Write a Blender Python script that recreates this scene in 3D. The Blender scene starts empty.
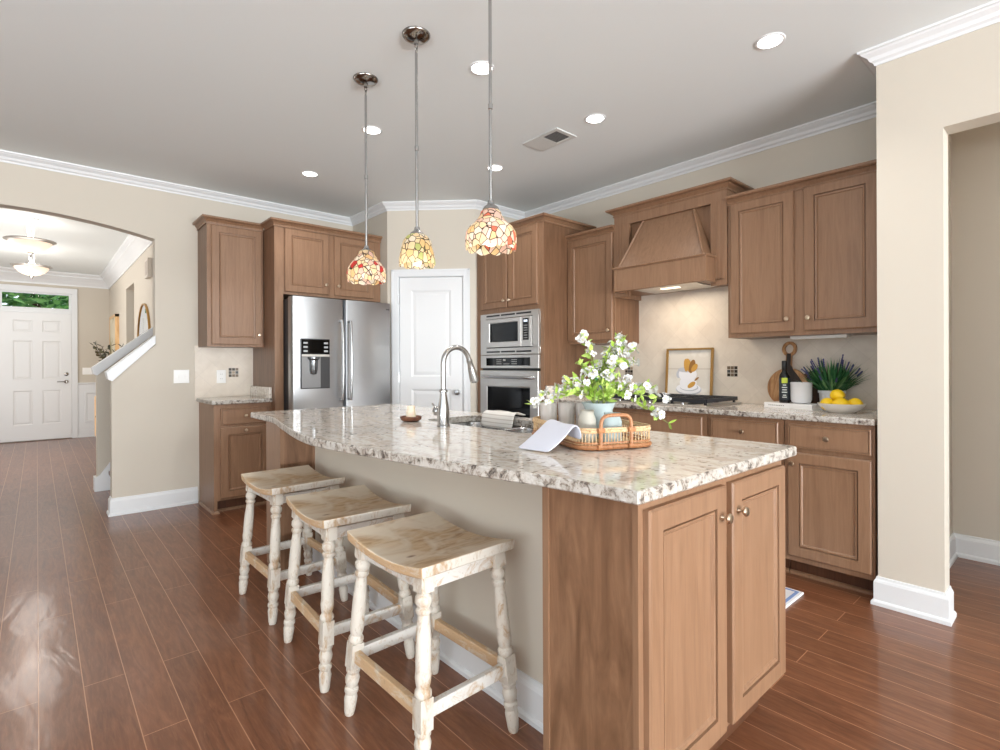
import bpy, bmesh, math, random
from math import pi, sin, cos, radians, sqrt
from mathutils import Vector, Matrix
from mathutils.geometry import tessellate_polygon
random.seed(7)
SC = bpy.context.scene
COL = SC.collection

# ------------------------------------------------------------------ camera, world, light, exposure
FPX, PSI, PITCH, ROLL, HZ, CAMH = 523.4, radians(48.49), radians(-.053), radians(-.248), 364.8, 1.2
Fv = Vector((cos(PSI)*cos(PITCH), sin(PSI)*cos(PITCH), sin(PITCH)))
R0 = Vector((sin(PSI), -cos(PSI), 0)); U0 = R0.cross(Fv)
Rv = R0*cos(ROLL) + U0*sin(ROLL); Uv = -R0*sin(ROLL) + U0*cos(ROLL)
cd = bpy.data.cameras.new('camera'); cam = bpy.data.objects.new('camera', cd); COL.objects.link(cam)
cd.sensor_width = 36; cd.lens = FPX/1000*36; cd.shift_y = (HZ-375)/1000; cd.clip_start = .02
M = Matrix((Rv, Uv, -Fv)).transposed().to_4x4(); M.translation = (0, 0, CAMH); cam.matrix_world = M
SC.camera = cam

W = bpy.data.worlds.new('world'); SC.world = W; W.use_nodes = True
bg = W.node_tree.nodes['Background']; bg.inputs[0].default_value = (.80, .90, 1, 1); bg.inputs[1].default_value = 1.6

def area(name, loc, rot, sx, sy, power, col=(1, 1, 1), spread=None):
    l = bpy.data.lights.new(name, 'AREA'); l.shape = 'RECTANGLE'; l.size = sx; l.size_y = sy; l.energy = power; l.color = col
    if spread: l.spread = spread
    o = bpy.data.objects.new(name, l); COL.objects.link(o); o.location = loc; o.rotation_euler = rot; return o
def point(name, loc, power, col=(1, .85, .68), r=.04):
    l = bpy.data.lights.new(name, 'POINT'); l.energy = power; l.color = col; l.shadow_soft_size = r
    o = bpy.data.objects.new(name, l); COL.objects.link(o); o.location = loc; return o
# daylight through the living-room windows behind and beside the camera
DAY = (.92, .965, 1)
area('daylight_rear_window', (.3, -6.80, 1.45), (radians(95), 0, 0), 5.2, 2.1, 165, DAY)
area('daylight_side_window', (-3.50, -.6, 1.45), (0, radians(-96), 0), 2.0, 5.0, 30, DAY)
area('foyer_fill_light', (-1.55, 8.6, 1.35), (0, radians(-98), 0), 1.9, 2.4, 60, (1, .97, .93))  # unseen fill light added to brighten the foyer; its window is invented
point('hall_fill_light', (3.75, -.9, 2.5), 14, (1, .95, .88), .12)  # unseen fill light added to lift the hall behind the doorway
# added upward fill lights, out of view, to brighten the ceiling
area('ceiling_fill_rear', (.3, -6.70, .75), (radians(138), 0, 0), 5.0, .8, 900, (.92, .97, 1))
area('ceiling_fill_side', (-3.40, -.6, .75), (0, radians(-160), 0), .8, 4.8, 160, (.92, .97, 1))
SC.view_settings.view_transform = 'Standard'; SC.view_settings.look = 'None'
SC.view_settings.gamma = 1; SC.view_settings.use_curve_mapping = False
SC.view_settings.exposure = .02
SC.cycles.max_bounces = 8; SC.cycles.diffuse_bounces = 5; SC.cycles.glossy_bounces = 5; SC.cycles.transmission_bounces = 8
SC.cycles.sample_clamp_indirect = 6; SC.cycles.caustics_reflective = False; SC.cycles.caustics_refractive = False

# ------------------------------------------------------------------ materials
def S(r, g, b):
    f = lambda c: (c/255)/12.92 if c/255 <= .04045 else ((c/255+.055)/1.055)**2.4
    return (f(r), f(g), f(b), 1)
def mat(name, col, rough=.5, metal=0, **kw):
    m = bpy.data.materials.new(name); m.use_nodes = True; p = m.node_tree.nodes['Principled BSDF']
    p.inputs['Base Color'].default_value = col; p.inputs['Roughness'].default_value = rough; p.inputs['Metallic'].default_value = metal
    for k, v in kw.items():
        p.inputs[k.replace('_', ' ')].default_value = v
    m.node_tree.nodes['Principled BSDF'].name = 'P'
    return m
class NT:
    def __init__(s, m): s.m = m; s.t = m.node_tree; s.p = s.t.nodes['P']
    def n(s, typ, **kw):
        x = s.t.nodes.new(typ)
        for k, v in kw.items():
            if k.startswith('i_'):
                key = k[2:].replace('_', ' ')
                x.inputs[key].default_value = v
            else: setattr(x, k, v)
        return x
    def l(s, a, b): s.t.links.new(a, b)
    def coords(s, scale=(1, 1, 1), rot=(0, 0, 0), kind='Object'):
        tc = s.n('ShaderNodeTexCoord'); mp = s.n('ShaderNodeMapping'); mp.inputs['Scale'].default_value = scale; mp.inputs['Rotation'].default_value = rot
        s.l(tc.outputs[kind], mp.inputs['Vector']); return mp.outputs[0]
    def noise(s, vec, scale, detail=4, rough=.55, dist=0):
        x = s.n('ShaderNodeTexNoise'); x.inputs['Scale'].default_value = scale; x.inputs['Detail'].default_value = detail
        x.inputs['Roughness'].default_value = rough; x.inputs['Distortion'].default_value = dist; s.l(vec, x.inputs['Vector']); return x.outputs['Fac']
    def ramp(s, fac, stops, interp='LINEAR'):
        r = s.n('ShaderNodeValToRGB'); e = r.color_ramp.elements; r.color_ramp.interpolation = interp
        while len(e) < len(stops): e.new(.5)
        for q, (pos, c) in zip(e, stops): q.position = pos; q.color = c
        s.l(fac, r.inputs[0]); return r.outputs[0]
    def mix(s, fac, a, b, mode='MIX'):
        x = s.n('ShaderNodeMix', data_type='RGBA', blend_type=mode)
        for sock, v in ((x.inputs[0], fac), (x.inputs[6], a), (x.inputs[7], b)):
            if hasattr(v, 'is_linked'): s.l(v, sock)
            else: sock.default_value = v
        return x.outputs[2]
    def bump(s, h, strength=.2, dist=.01):
        b = s.n('ShaderNodeBump'); b.inputs['Strength'].default_value = strength; b.inputs['Distance'].default_value = dist
        s.l(h, b.inputs['Height']); s.l(b.outputs[0], s.p.inputs['Normal'])
    def base(s, c): s.l(c, s.p.inputs['Base Color'])
    def rough(s, c): s.l(c, s.p.inputs['Roughness'])
BW = lambda v: (v, v, v, 1)

def wood(name, dark, mid, light, rough=.38, scale=(14, 14, 1.1), contrast=1.0, kind='Object', bump=.05):
    m = mat(name, mid, rough); t = NT(m)
    v = t.coords(scale, kind=kind)
    g = t.noise(v, 2.2, 6, .6, 1.2); f = t.noise(v, 14, 3, .6)
    c = t.ramp(g, [(.5-.22/contrast, dark), (.5, mid), (.5+.22/contrast, light)])
    c = t.mix(t.ramp(f, [(.42, BW(0)), (.62, BW(.14))]), c, dark)
    t.base(c); t.bump(f, bump, .002); return m
M_WOOD = wood('maple_stained', S(118, 87, 64), S(140, 107, 82), S(153, 119, 93), contrast=.6)
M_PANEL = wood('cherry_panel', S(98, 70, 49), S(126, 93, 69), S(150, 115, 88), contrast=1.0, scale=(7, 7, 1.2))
M_SIDE = wood('stained_side', S(94, 66, 46), S(118, 86, 63), S(134, 100, 76), contrast=.8)
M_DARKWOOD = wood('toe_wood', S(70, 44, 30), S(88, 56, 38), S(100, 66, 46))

def floor_mat():
    m = mat('hardwood', S(110, 66, 44), .25); t = NT(m)
    tc = t.n('ShaderNodeTexCoord'); sp = t.n('ShaderNodeSeparateXYZ'); cb = t.n('ShaderNodeCombineXYZ')
    t.l(tc.outputs['Object'], sp.inputs[0]); t.l(sp.outputs[1], cb.inputs[0]); t.l(sp.outputs[0], cb.inputs[1])
    br = t.n('ShaderNodeTexBrick'); br.offset = .37; br.offset_frequency = 2; br.squash = 1
    t.l(cb.outputs[0], br.inputs['Vector'])
    for k, v in (('Scale', 1), ('Mortar Size', .0017), ('Mortar Smooth', .2), ('Bias', 0), ('Brick Width', 1.25), ('Row Height', .1265)): br.inputs[k].default_value = v
    br.inputs['Color1'].default_value = S(104, 62, 40); br.inputs['Color2'].default_value = S(130, 82, 56); br.inputs['Mortar'].default_value = S(176, 130, 100)
    mp = t.n('ShaderNodeMapping'); mp.inputs['Scale'].default_value = (1.1, 9, 1); t.l(cb.outputs[0], mp.inputs[0])
    g = t.noise(mp.outputs[0], 2.4, 7, .62, 2.2); f = t.noise(mp.outputs[0], 13, 4, .6, 1.0)
    c = t.mix(.55, br.outputs['Color'], t.ramp(g, [(.3, S(86, 51, 33)), (.5, S(118, 74, 50)), (.72, S(146, 97, 68))]))
    c = t.mix(t.ramp(f, [(.5, BW(0)), (.7, BW(.22))]), c, S(160, 112, 80))
    c = t.mix(br.outputs['Fac'], c, S(176, 130, 100))  # plank grooves tinted light, standing for bevels that catch the light
    t.base(c)
    mp2 = t.n('ShaderNodeMapping'); mp2.inputs['Scale'].default_value = (2.2, 6, 1); t.l(cb.outputs[0], mp2.inputs[0])
    h = t.noise(mp2.outputs[0], 1.5, 2, .5, .8)
    ad = t.n('ShaderNodeMath', operation='MULTIPLY_ADD'); t.l(br.outputs['Fac'], ad.inputs[0]); ad.inputs[1].default_value = -.12; t.l(h, ad.inputs[2])
    t.bump(ad.outputs[0], .16, .012)
    p = t.p; p.inputs['Roughness'].default_value = .38; p.inputs['Coat Weight'].default_value = .5; p.inputs['Coat Roughness'].default_value = .13; p.inputs['Coat IOR'].default_value = 1.55; p.inputs['Specular IOR Level'].default_value = .3
    bnode = [n for n in m.node_tree.nodes if n.type == 'BUMP'][0]; t.l(bnode.outputs[0], p.inputs['Coat Normal'])
    return m
M_FLOOR = floor_mat()

def granite(name, rough):
    m = mat(name, S(205, 196, 182), rough); t = NT(m); v = t.coords()
    vs = t.coords((3.2, 1, 2), (0, 0, radians(18)))
    a = t.noise(vs, 5, 8, .62, 1.4); b = t.noise(v, 42, 6, .7); c = t.noise(v, 120, 3, .6); d = t.noise(v, 17, 5, .7, .8)
    col = t.ramp(a, [(.32, S(184, 170, 158)), (.45, S(206, 196, 184)), (.56, S(222, 216, 208)), (.7, S(196, 184, 172))])
    col = t.mix(t.ramp(b, [(.50, BW(0)), (.64, BW(.6))]), col, S(232, 228, 220))
    col = t.mix(t.ramp(d, [(.58, BW(0)), (.72, BW(.4))]), col, S(168, 150, 134))
    vo = t.n('ShaderNodeTexVoronoi'); vo.inputs['Scale'].default_value = 75; t.l(v, vo.inputs['Vector'])
    sel = t.n('ShaderNodeSeparateColor'); t.l(vo.outputs['Color'], sel.inputs[0])
    gate = t.n('ShaderNodeMath', operation='MULTIPLY'); t.l(t.ramp(sel.outputs[0], [(.80, BW(0)), (.86, BW(1))]), gate.inputs[0])
    t.l(t.ramp(d, [(.44, BW(0)), (.55, BW(1))]), gate.inputs[1])
    g2 = t.n('ShaderNodeMath', operation='MULTIPLY'); t.l(gate.outputs[0], g2.inputs[0]); t.l(t.ramp(vo.outputs['Distance'], [(.45, BW(.85)), (.62, BW(0))]), g2.inputs[1])
    col = t.mix(g2.outputs[0], col, S(128, 114, 104))
    col = t.mix(t.ramp(c, [(.64, BW(0)), (.72, BW(.35))]), col, S(136, 120, 108))
    t.base(col); return m
M_GRAN = granite('granite_polished', .07)
def granite_edge():
    m = mat('granite_edge', S(205, 196, 182), .35); t = NT(m); v = t.coords()
    a = t.noise(v, 38, 5, .65, .6); b = t.noise(v, 85, 4, .6)
    col = t.ramp(a, [(.36, S(70, 62, 58)), (.43, S(146, 136, 126)), (.50, S(182, 176, 168)), (.66, S(198, 194, 189))])
    col = t.mix(t.ramp(b, [(.58, BW(0)), (.66, BW(.8))]), col, S(112, 94, 80))
    t.base(col); t.bump(a, .5, .004); return m
M_GEDGE = granite_edge()

def paint(name, c, rough=.75):
    m = mat(name, c, rough); t = NT(m); n = t.noise(t.coords(), 180, 2); t.bump(n, .03, .001); return m
M_WALL = paint('wall_beige', S(201, 193, 180))
M_CEIL = paint('ceiling_paint', S(230, 236, 237), .85)
M_TRIM = mat('trim_white', S(222, 224, 226), .4)
M_DOOR = mat('door_white', S(224, 225, 226), .4)
M_PLATE = mat('switch_white', S(240, 240, 238), .35)

def splash_mat():
    m = mat('backsplash_tile', S(210, 198, 182), .3); t = NT(m)
    tc = t.n('ShaderNodeTexCoord'); sp = t.n('ShaderNodeSeparateXYZ'); t.l(tc.outputs['Object'], sp.inputs[0])
    ad = t.n('ShaderNodeMath', operation='ADD'); t.l(sp.outputs[0], ad.inputs[0]); t.l(sp.outputs[1], ad.inputs[1])
    cb = t.n('ShaderNodeCombineXYZ'); t.l(ad.outputs[0], cb.inputs[0]); t.l(sp.outputs[2], cb.inputs[1])
    mp = t.n('ShaderNodeMapping'); mp.inputs['Rotation'].default_value = (0, 0, radians(45)); t.l(cb.outputs[0], mp.inputs[0])
    br = t.n('ShaderNodeTexBrick'); br.offset = 0; t.l(mp.outputs[0], br.inputs['Vector'])
    for k, v in (('Scale', 1), ('Mortar Size', .0014), ('Brick Width', .152), ('Row Height', .152)): br.inputs[k].default_value = v
    br.inputs['Color1'].default_value = S(222, 211, 197); br.inputs['Color2'].default_value = S(214, 203, 189); br.inputs['Mortar'].default_value = S(204, 193, 180)
    n = t.noise(t.coords((1, 1, 1)), 9, 5, .6, .5)
    t.base(t.mix(.35, br.outputs['Color'], t.ramp(n, [(.35, S(204, 192, 178)), (.65, S(230, 221, 208))]))); return m
M_SPLASH = splash_mat()

def steel(name, c, rough=.28, sc=(300, 300, 1)):
    m = mat(name, c, rough, 1); t = NT(m); n = t.noise(t.coords(sc), 3, 3)
    t.rough(t.ramp(n, [(.3, BW(rough-.015)), (.7, BW(rough+.02))])); return m
M_STEEL = steel('stainless_vertical', S(178, 180, 183), .30, (60, 60, .6))
M_STEELH = steel('stainless_horizontal', S(208, 205, 201), .36, (1, 1, 300))
M_SINK = mat('sink_steel', S(214, 214, 214), .24, 1)
M_NICKEL = mat('brushed_nickel', S(172, 172, 172), .26, 1)
M_KNOB = mat('satin_knob', S(206, 188, 166), .28, 1)
M_CHROME = mat('dark_nickel', S(150, 146, 142), .12, 1)
M_BLACK = mat('black_plastic', S(22, 22, 24), .4)
M_BGLASS = mat('black_glass', S(6, 6, 7), .06, 0, Specular_IOR_Level=.3)
M_GREY = mat('grey_panel', S(60, 60, 62), .35)
M_IRON = mat('cast_iron', S(30, 32, 38), .5)
M_GOLD = mat('gold_frame', S(188, 148, 88), .32, .8)
M_CER = mat('white_ceramic', S(238, 238, 238), .25)
M_PAPER = mat('white_paper', S(236, 234, 230), .7)
M_INK = mat('grey_ink', S(120, 118, 116), .7)

def speckled(name, c, c2, rough=.5, scale=40, thr=.6):
    m = mat(name, c, rough); t = NT(m); n = t.noise(t.coords(), scale, 3); t.base(t.mix(t.ramp(n, [(thr-.04, BW(0)), (thr+.04, BW(1))]), c, c2)); return m
def emis(name, c, s, base=None):
    m = mat(name, base or c, .4); p = m.node_tree.nodes['P']; p.inputs['Emission Color'].default_value = c; p.inputs['Emission Strength'].default_value = s; return m
M_LENS = emis('downlight_lens', (1, .97, .92, 1), 7)
M_BULB = emis('warm_bulb', (1, .86, .66, 1), 2)
M_BOWL = emis('alabaster_glass', (1, .84, .68, 1), .55, S(225, 205, 185))
def glass(name, c, rough=.02, trans=1, ior=1.45):
    return mat(name, c, rough, 0, Transmission_Weight=trans, IOR=ior)
M_PANE = glass('window_glass', (1, 1, 1, 1), 0, 1, 1.1)
M_TUMBLER = glass('clear_glass', S(232, 226, 222), .2, .3, 1.12)
M_PITCHER = glass('pale_blue_glass', S(208, 224, 226), .2, .35, 1.2)
M_MILK = glass('milky_glass', S(214, 210, 198), .3, .35, 1.2)
M_BLUEG = glass('light_blue_glass', S(176, 216, 226), .08, .75)
M_CLOTH = mat('white_cloth', S(208, 210, 222), .85)
M_WICKER = wood('wicker', S(150, 112, 74), S(206, 174, 132), S(226, 200, 164), .55, (60, 60, 60))
M_RATTAN = wood('rattan_dark', S(120, 74, 44), S(166, 112, 72), S(186, 132, 90), .5, (40, 40, 40))

# ------------------------------------------------------------------ mesh helpers
class MB:
    def __init__(s): s.v = []; s.f = []; s.m = []
    def add(s, vs, fs, mi=0):
        o = len(s.v); s.v += [Vector(p) for p in vs]; s.f += [tuple(i+o for i in f) for f in fs]; s.m += [mi]*len(fs); return s
    def box(s, x0, x1, y0, y1, z0, z1, mi=0):
        v = [(x, y, z) for z in (z0, z1) for y in (y0, y1) for x in (x0, x1)]
        return s.add(v, [(0, 2, 3, 1), (4, 5, 7, 6), (0, 1, 5, 4), (2, 6, 7, 3), (0, 4, 6, 2), (1, 3, 7, 5)], mi)
    def obox(s, O, U, V, N, u0, u1, v0, v1, n0, n1, mi=0):
        O, U, V, N = map(Vector, (O, U, V, N))
        v = [O+U*a+V*b+N*c for c in (n0, n1) for b in (v0, v1) for a in (u0, u1)]
        return s.add(v, [(0, 2, 3, 1), (4, 5, 7, 6), (0, 1, 5, 4), (2, 6, 7, 3), (0, 4, 6, 2), (1, 3, 7, 5)], mi)
    def lathe(s, Mx, prof, n=24, mi=0, wob=None):
        rings = []
        for r, z in prof:
            if r < 1e-6: rings.append([len(s.v)]); s.v.append(Mx @ Vector((0, 0, z)))
            else:
                rings.append(list(range(len(s.v), len(s.v)+n)))
                for k in range(n):
                    a = 2*pi*k/n; rr, zz = (r, z) if wob is None else wob(r, z, a)
                    s.v.append(Mx @ Vector((rr*cos(a), rr*sin(a), zz)))
        for A, B in zip(rings, rings[1:]):
            for k in range(n):
                k2 = (k+1) % n
                if len(A) == 1 and len(B) == 1: continue
                if len(A) == 1: f = (A[0], B[k2], B[k])
                elif len(B) == 1: f = (A[k], A[k2], B[0])
                else: f = (A[k], A[k2], B[k2], B[k])
                s.f.append(f); s.m.append(mi)
        return s
    def tube(s, pts, r, n=8, mi=0, caps=True, closed=False):
        pts = [Vector(p) for p in pts]; N = len(pts); rs = r if isinstance(r, (list, tuple)) else [r]*N
        up = None; rings = []
        for i, p in enumerate(pts):
            if closed: t = pts[(i+1) % N]-pts[i-1]
            else: t = pts[min(i+1, N-1)]-pts[max(i-1, 0)]
            t.normalize()
            if up is None:
                up = Vector((0, 0, 1)) if abs(t.z) < .9 else Vector((1, 0, 0))
            up = (up - t*up.dot(t)); up.normalize(); b = t.cross(up)
            rings.append(range(len(s.v), len(s.v)+n))
            s.v += [p+up*(rs[i]*cos(2*pi*k/n))+b*(rs[i]*sin(2*pi*k/n)) for k in range(n)]
        prs = list(zip(rings, rings[1:]))
        if closed: prs.append((rings[-1], rings[0]))
        for A, B in prs:
            for k in range(n):
                s.f.append((A[k], A[(k+1) % n], B[(k+1) % n], B[k])); s.m.append(mi)
        if caps and not closed:
            s.f.append(tuple(rings[0])); s.f.append(tuple(rings[-1])); s.m += [mi, mi]
        return s
    def prism(s, polys, fn, a0, a1, mi=0, mi_side=None):
        """polys: outline then holes, 2-D; fn(u, v, a) -> point"""
        flat = [p for q in polys for p in q]
        tris = tessellate_polygon([[Vector((u, v, 0)) for u, v in q] for q in polys])
        o = len(s.v); n = len(flat)
        s.v += [Vector(fn(u, v, a0)) for u, v in flat] + [Vector(fn(u, v, a1)) for u, v in flat]
        for t in tris:
            s.f += [tuple(o+i for i in t), tuple(o+n+i for i in reversed(t))]; s.m += [mi, mi]
        k = 0
        for q in polys:
            for i in range(len(q)):
                j = (i+1) % len(q); s.f.append((o+k+i, o+k+j, o+n+k+j, o+n+k+i)); s.m.append(mi if mi_side is None else mi_side)
            k += len(q)
        return s
    def sweep(s, prof, path, closed=False, mi=0, z=0):
        """prof [(out, z)] pushed to the left of path [(x, y)]; mitred"""
        P = [Vector((x, y)) for x, y in path]; N = len(P); ring = []
        for i in range(N):
            d0 = (P[i]-P[i-1]).normalized() if (closed or i > 0) else None
            d1 = (P[(i+1) % N]-P[i]).normalized() if (closed or i < N-1) else None
            d0 = d0 or d1; d1 = d1 or d0
            n0 = Vector((-d0.y, d0.x)); n1 = Vector((-d1.y, d1.x)); m = (n0+n1)
            m = m/(1+n0.dot(n1)) if 1+n0.dot(n1) > .05 else n0
            ring.append(range(len(s.v), len(s.v)+len(prof)))
            s.v += [Vector((P[i].x+m.x*o, P[i].y+m.y*o, z+zz)) for o, zz in prof]
        K = len(prof); prs = list(zip(ring, ring[1:]))
        if closed: prs.append((ring[-1], ring[0]))
        for A, B in prs:
            for k in range(K):
                s.f.append((A[k], A[(k+1) % K], B[(k+1) % K], B[k])); s.m.append(mi)
        if not closed:
            for Rg in (ring[0], ring[-1]): s.f.append(tuple(Rg)); s.m.append(mi)
        return s
    def panel(s, O, U, V, N, w, h, thick, panels, rings, mi=0, edge=.004):
        """slab with recessed panels; panels [(u0,u1,v0,v1)], rings [(inset, depth)]"""
        O, U, V, N = map(Vector, (O, U, V, N)); P = lambda u, v, n: O+U*u+V*v+N*n
        e = edge; T = thick
        def quad_ring(a, b):
            (u0, u1, v0, v1, n0), (p0, p1, q0, q1, n1) = a, b
            A = [P(u0, v0, n0), P(u1, v0, n0), P(u1, v1, n0), P(u0, v1, n0)]; B = [P(p0, q0, n1), P(p1, q0, n1), P(p1, q1, n1), P(p0, q1, n1)]
            s.add(A+B, [(k, (k+1) % 4, 4+(k+1) % 4, 4+k) for k in range(4)], mi)
        s.add([P(0, 0, 0), P(w, 0, 0), P(w, h, 0), P(0, h, 0)], [(0, 3, 2, 1)], mi)
        quad_ring((0, w, 0, h, 0), (0, w, 0, h, T-e)); quad_ring((0, w, 0, h, T-e), (e, w-e, e, h-e, T))
        us = sorted({e, w-e, *[p[0] for p in panels], *[p[1] for p in panels]}); vs = sorted({e, h-e, *[p[2] for p in panels], *[p[3] for p in panels]})
        for i in range(len(us)-1):
            for j in range(len(vs)-1):
                uc, vc = (us[i]+us[i+1])/2, (vs[j]+vs[j+1])/2
                if any(p[0] < uc < p[1] and p[2] < vc < p[3] for p in panels): continue
                s.add([P(us[i], vs[j], T), P(us[i+1], vs[j], T), P(us[i+1], vs[j+1], T), P(us[i], vs[j+1], T)], [(0, 1, 2, 3)], mi)
        for u0, u1, v0, v1 in panels:
            prev = (u0, u1, v0, v1, T)
            for ins, dep in rings:
                cur = (u0+ins, u1-ins, v0+ins, v1-ins, T-dep); quad_ring(prev, cur); prev = cur
            a, b, c, d, n = prev; s.add([P(a, c, n), P(b, c, n), P(b, d, n), P(a, d, n)], [(0, 1, 2, 3)], mi)
        return s
    def build(s, name, mats, parent=None, smooth=False, local=False, bevel=0, loc=None, merge=True, solid=0):
        vs = s.v
        if not local:
            if parent is not None:
                o = Vector((0, 0, 0)); q = parent
                while q is not None: o += q.location; q = q.parent
            else:
                if loc is None:
                    xs = [p.x for p in vs]; ys = [p.y for p in vs]; zs = [p.z for p in vs]
                    loc = ((min(xs)+max(xs))/2, (min(ys)+max(ys))/2, min(zs))
                o = Vector(loc)
            vs = [p-o for p in vs]
        me = bpy.data.meshes.new(name); me.from_pydata([tuple(p) for p in vs], [], s.f)
        if not isinstance(mats, (list, tuple)): mats = [mats]
        for x in mats: me.materials.append(x)
        me.polygons.foreach_set('material_index', s.m)
        bm = bmesh.new(); bm.from_mesh(me)
        if merge: bmesh.ops.remove_doubles(bm, verts=bm.verts, dist=1e-5)
        bmesh.ops.recalc_face_normals(bm, faces=bm.faces); bm.to_mesh(me); bm.free()
        if smooth:
            me.polygons.foreach_set('use_smooth', [True]*len(me.polygons)); me.set_sharp_from_angle(angle=radians(38))
        ob = bpy.data.objects.new(name, me); COL.objects.link(ob)
        if parent is not None: ob.parent = parent
        elif not local: ob.location = loc
        elif loc: ob.location = loc
        if bevel:
            b = ob.modifiers.new('bevel', 'BEVEL'); b.width = bevel; b.segments = 2; b.limit_method = 'ANGLE'; b.angle_limit = radians(40)
        if solid:
            b = ob.modifiers.new('solid', 'SOLIDIFY'); b.thickness = solid; b.offset = 0
        return ob
T = lambda x, y, z: Matrix.Translation((x, y, z))
def AX(O, d):
    return Matrix.Translation(O) @ Vector((0, 0, 1)).rotation_difference(Vector(d)).to_matrix().to_4x4()
def thing(name, label, cat, loc, group=None, rz=0):
    o = bpy.data.objects.new(name, None); COL.objects.link(o); o.location = loc; o.rotation_euler = (0, 0, rz); o.empty_display_size = .05
    o['label'] = label; o['category'] = cat
    if group: o['group'] = group
    return o
def tag(o, label, cat, group=None):
    o['label'] = label; o['category'] = cat
    if group: o['group'] = group
    return o
def struct(o): o['kind'] = 'structure'; return o
def dup(root, loc, label=None, rz=None, group=None):
    def cp(o, par):
        c = o.copy(); COL.objects.link(c)
        if par: c.parent = par
        for ch in [x for x in o.children]: cp(ch, c)
        return c
    r = cp(root, None); r.location = loc
    if label: r['label'] = label
    if rz is not None: r.rotation_euler = (0, 0, rz)
    if group: r['group'] = group
    return r

# ------------------------------------------------------------------ room shell
CZ = 2.743
Yw, Xw, Xc, YA = 5.2, 3.778, 3.128, .705
struct(MB().box(-3.8, 4.6, -7.1, 11.6, -.1, 0).build('floor', M_FLOOR, loc=(0, 0, 0)))
struct(MB().box(-3.8, 4.6, -7.1, 11.6, CZ, CZ+.1).build('ceiling', M_CEIL))
# kitchen wall with the arch and the sloped half wall
arch = [(.745-1.77*i/24, 2.263+.107*(1-((i-12)/12)**2)) for i in range(25)]
poly = [(-3.6, 0), (-1.025, 0)] + arch[::-1] + [(.745, 1.375), (.447, 1.10), (.447, 0), (2.64, 0), (2.64, CZ), (-3.6, CZ)]
struct(MB().prism([poly], lambda u, v, a: (u, a, v), Yw, Yw+.12).build('wall_back', M_WALL))
struct(MB().box(Xw, Xw+.12, .58, 4.0, 0, CZ).build('wall_right', M_WALL))
struct(MB().box(2.52, 2.64, 4.47, 5.2, 0, CZ).build('wall_pantry_side', M_WALL))
struct(MB().box(3.12, 3.90, 3.87, 3.99, 0, CZ).build('wall_pantry_end', M_WALL))
PO = Vector((2.52, 4.47, 0)); PU = Vector((1, -1, 0)).normalized(); PN = Vector((-1, -1, 0)).normalized(); ZV = Vector((0, 0, 1))
mb = MB()
for u0, u1, v0, v1 in ((0, .105, 0, CZ), (.733, .8485, 0, CZ), (.105, .733, 2.045, CZ)): mb.obox(PO, PU, ZV, PN, u0, u1, v0, v1, -.12, 0)
struct(mb.build('wall_pantry', M_WALL))
# doorway wall on the right and the hall behind it
poly = [(YA, 0), (.45, 0), (.45, 2.283), (-.62, 2.283), (-.62, 0), (-7.0, 0), (-7.0, CZ), (YA, CZ)]
struct(MB().prism([poly], lambda u, v, a: (a, u, v), Xc, Xc+.125).build('wall_doorway', M_WALL))
struct(MB().box(Xc+.125, 4.4, .575, YA, 0, CZ).build('wall_alcove', M_WALL))
struct(MB().box(4.27, 4.39, -7.0, .575, 0, CZ).build('wall_hall', M_WALL))
struct(MB().box(4.4, 4.52, .575, 11.5, 0, CZ).build('wall_outer', M_WALL))
# living room behind the camera: walls with window openings
poly = [(-3.6, 0), (4.4, 0), (4.4, CZ), (-3.6, CZ)]
struct(MB().prism([poly, [(-2.4, .35), (3.0, .35), (3.0, 2.5), (-2.4, 2.5)]], lambda u, v, a: (u, a, v), -7.0, -6.88).build('wall_rear', M_WALL))
poly = [(-7.0, 0), (11.5, 0), (11.5, CZ), (-7.0, CZ)]
struct(MB().prism([poly, [(-3.2, .4), (2.0, .4), (2.0, 2.5), (-3.2, 2.5)]], lambda u, v, a: (a, u, v), -3.7, -3.58).build('wall_left', M_WALL))
# foyer
YF = 11.3; XF = .95
poly = [(-3.6, 0), (4.4, 0), (4.4, CZ), (-3.6, CZ)]
struct(MB().prism([poly, [(-.445, .012), (.445, .012), (.445, 2.41), (-.445, 2.41)]], lambda u, v, a: (u, a, v), YF, YF+.14).build('wall_foyer_front', M_WALL))
poly = [(6.44, 0), (8.24, 0), (8.24, 2.285), (9.05, 2.285), (9.05, 0), (YF, 0), (YF, CZ), (6.44, CZ)]
struct(MB().prism([poly], lambda u, v, a: (a, u, v), XF, XF+.12).build('wall_foyer_right', M_WALL))
struct(MB().box(1.5, 1.6, 6.44, YF, 0, CZ).build('wall_foyer_inner', M_WALL))
poly = [(6.0, 0), (YF, 0), (YF, CZ), (6.0, CZ)]
struct(MB().prism([poly, [(7.3, .4), (9.9, .4), (9.9, 2.3), (7.3, 2.3)]], lambda u, v, a: (a, u, v), -1.7, -1.6).build('wall_foyer_left', M_WALL))  # opening invented to go with the added foyer light
poly = [(.43, 0), (.43, 1.125), (.95, 1.56), (.95, CZ), (4.4, CZ), (4.4, 0)]
struct(MB().prism([poly], lambda u, v, a: (u, a, v), 6.32, 6.44).build('wall_stair', M_WALL))
# stair caps
def cap(name, x0, z0, x1, z1, y0, y1, th, face):
    p = [(x0, z0), (x0+.012, z0-th*.8), (x0+.04, z0-th), (x1, z1-th), (x1, z1)]
    return struct(MB().prism([p], lambda u, v, a: (u, a, v), y0, y1).build(name, M_TRIM, bevel=.004))
cap('trim_1', .412, 1.150, .745, 1.456, Yw-.022, Yw+.142, .072, 0)
cap('trim_2', .392, 1.185, .95, 1.645, 6.298, 6.462, .075, 0)
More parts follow.
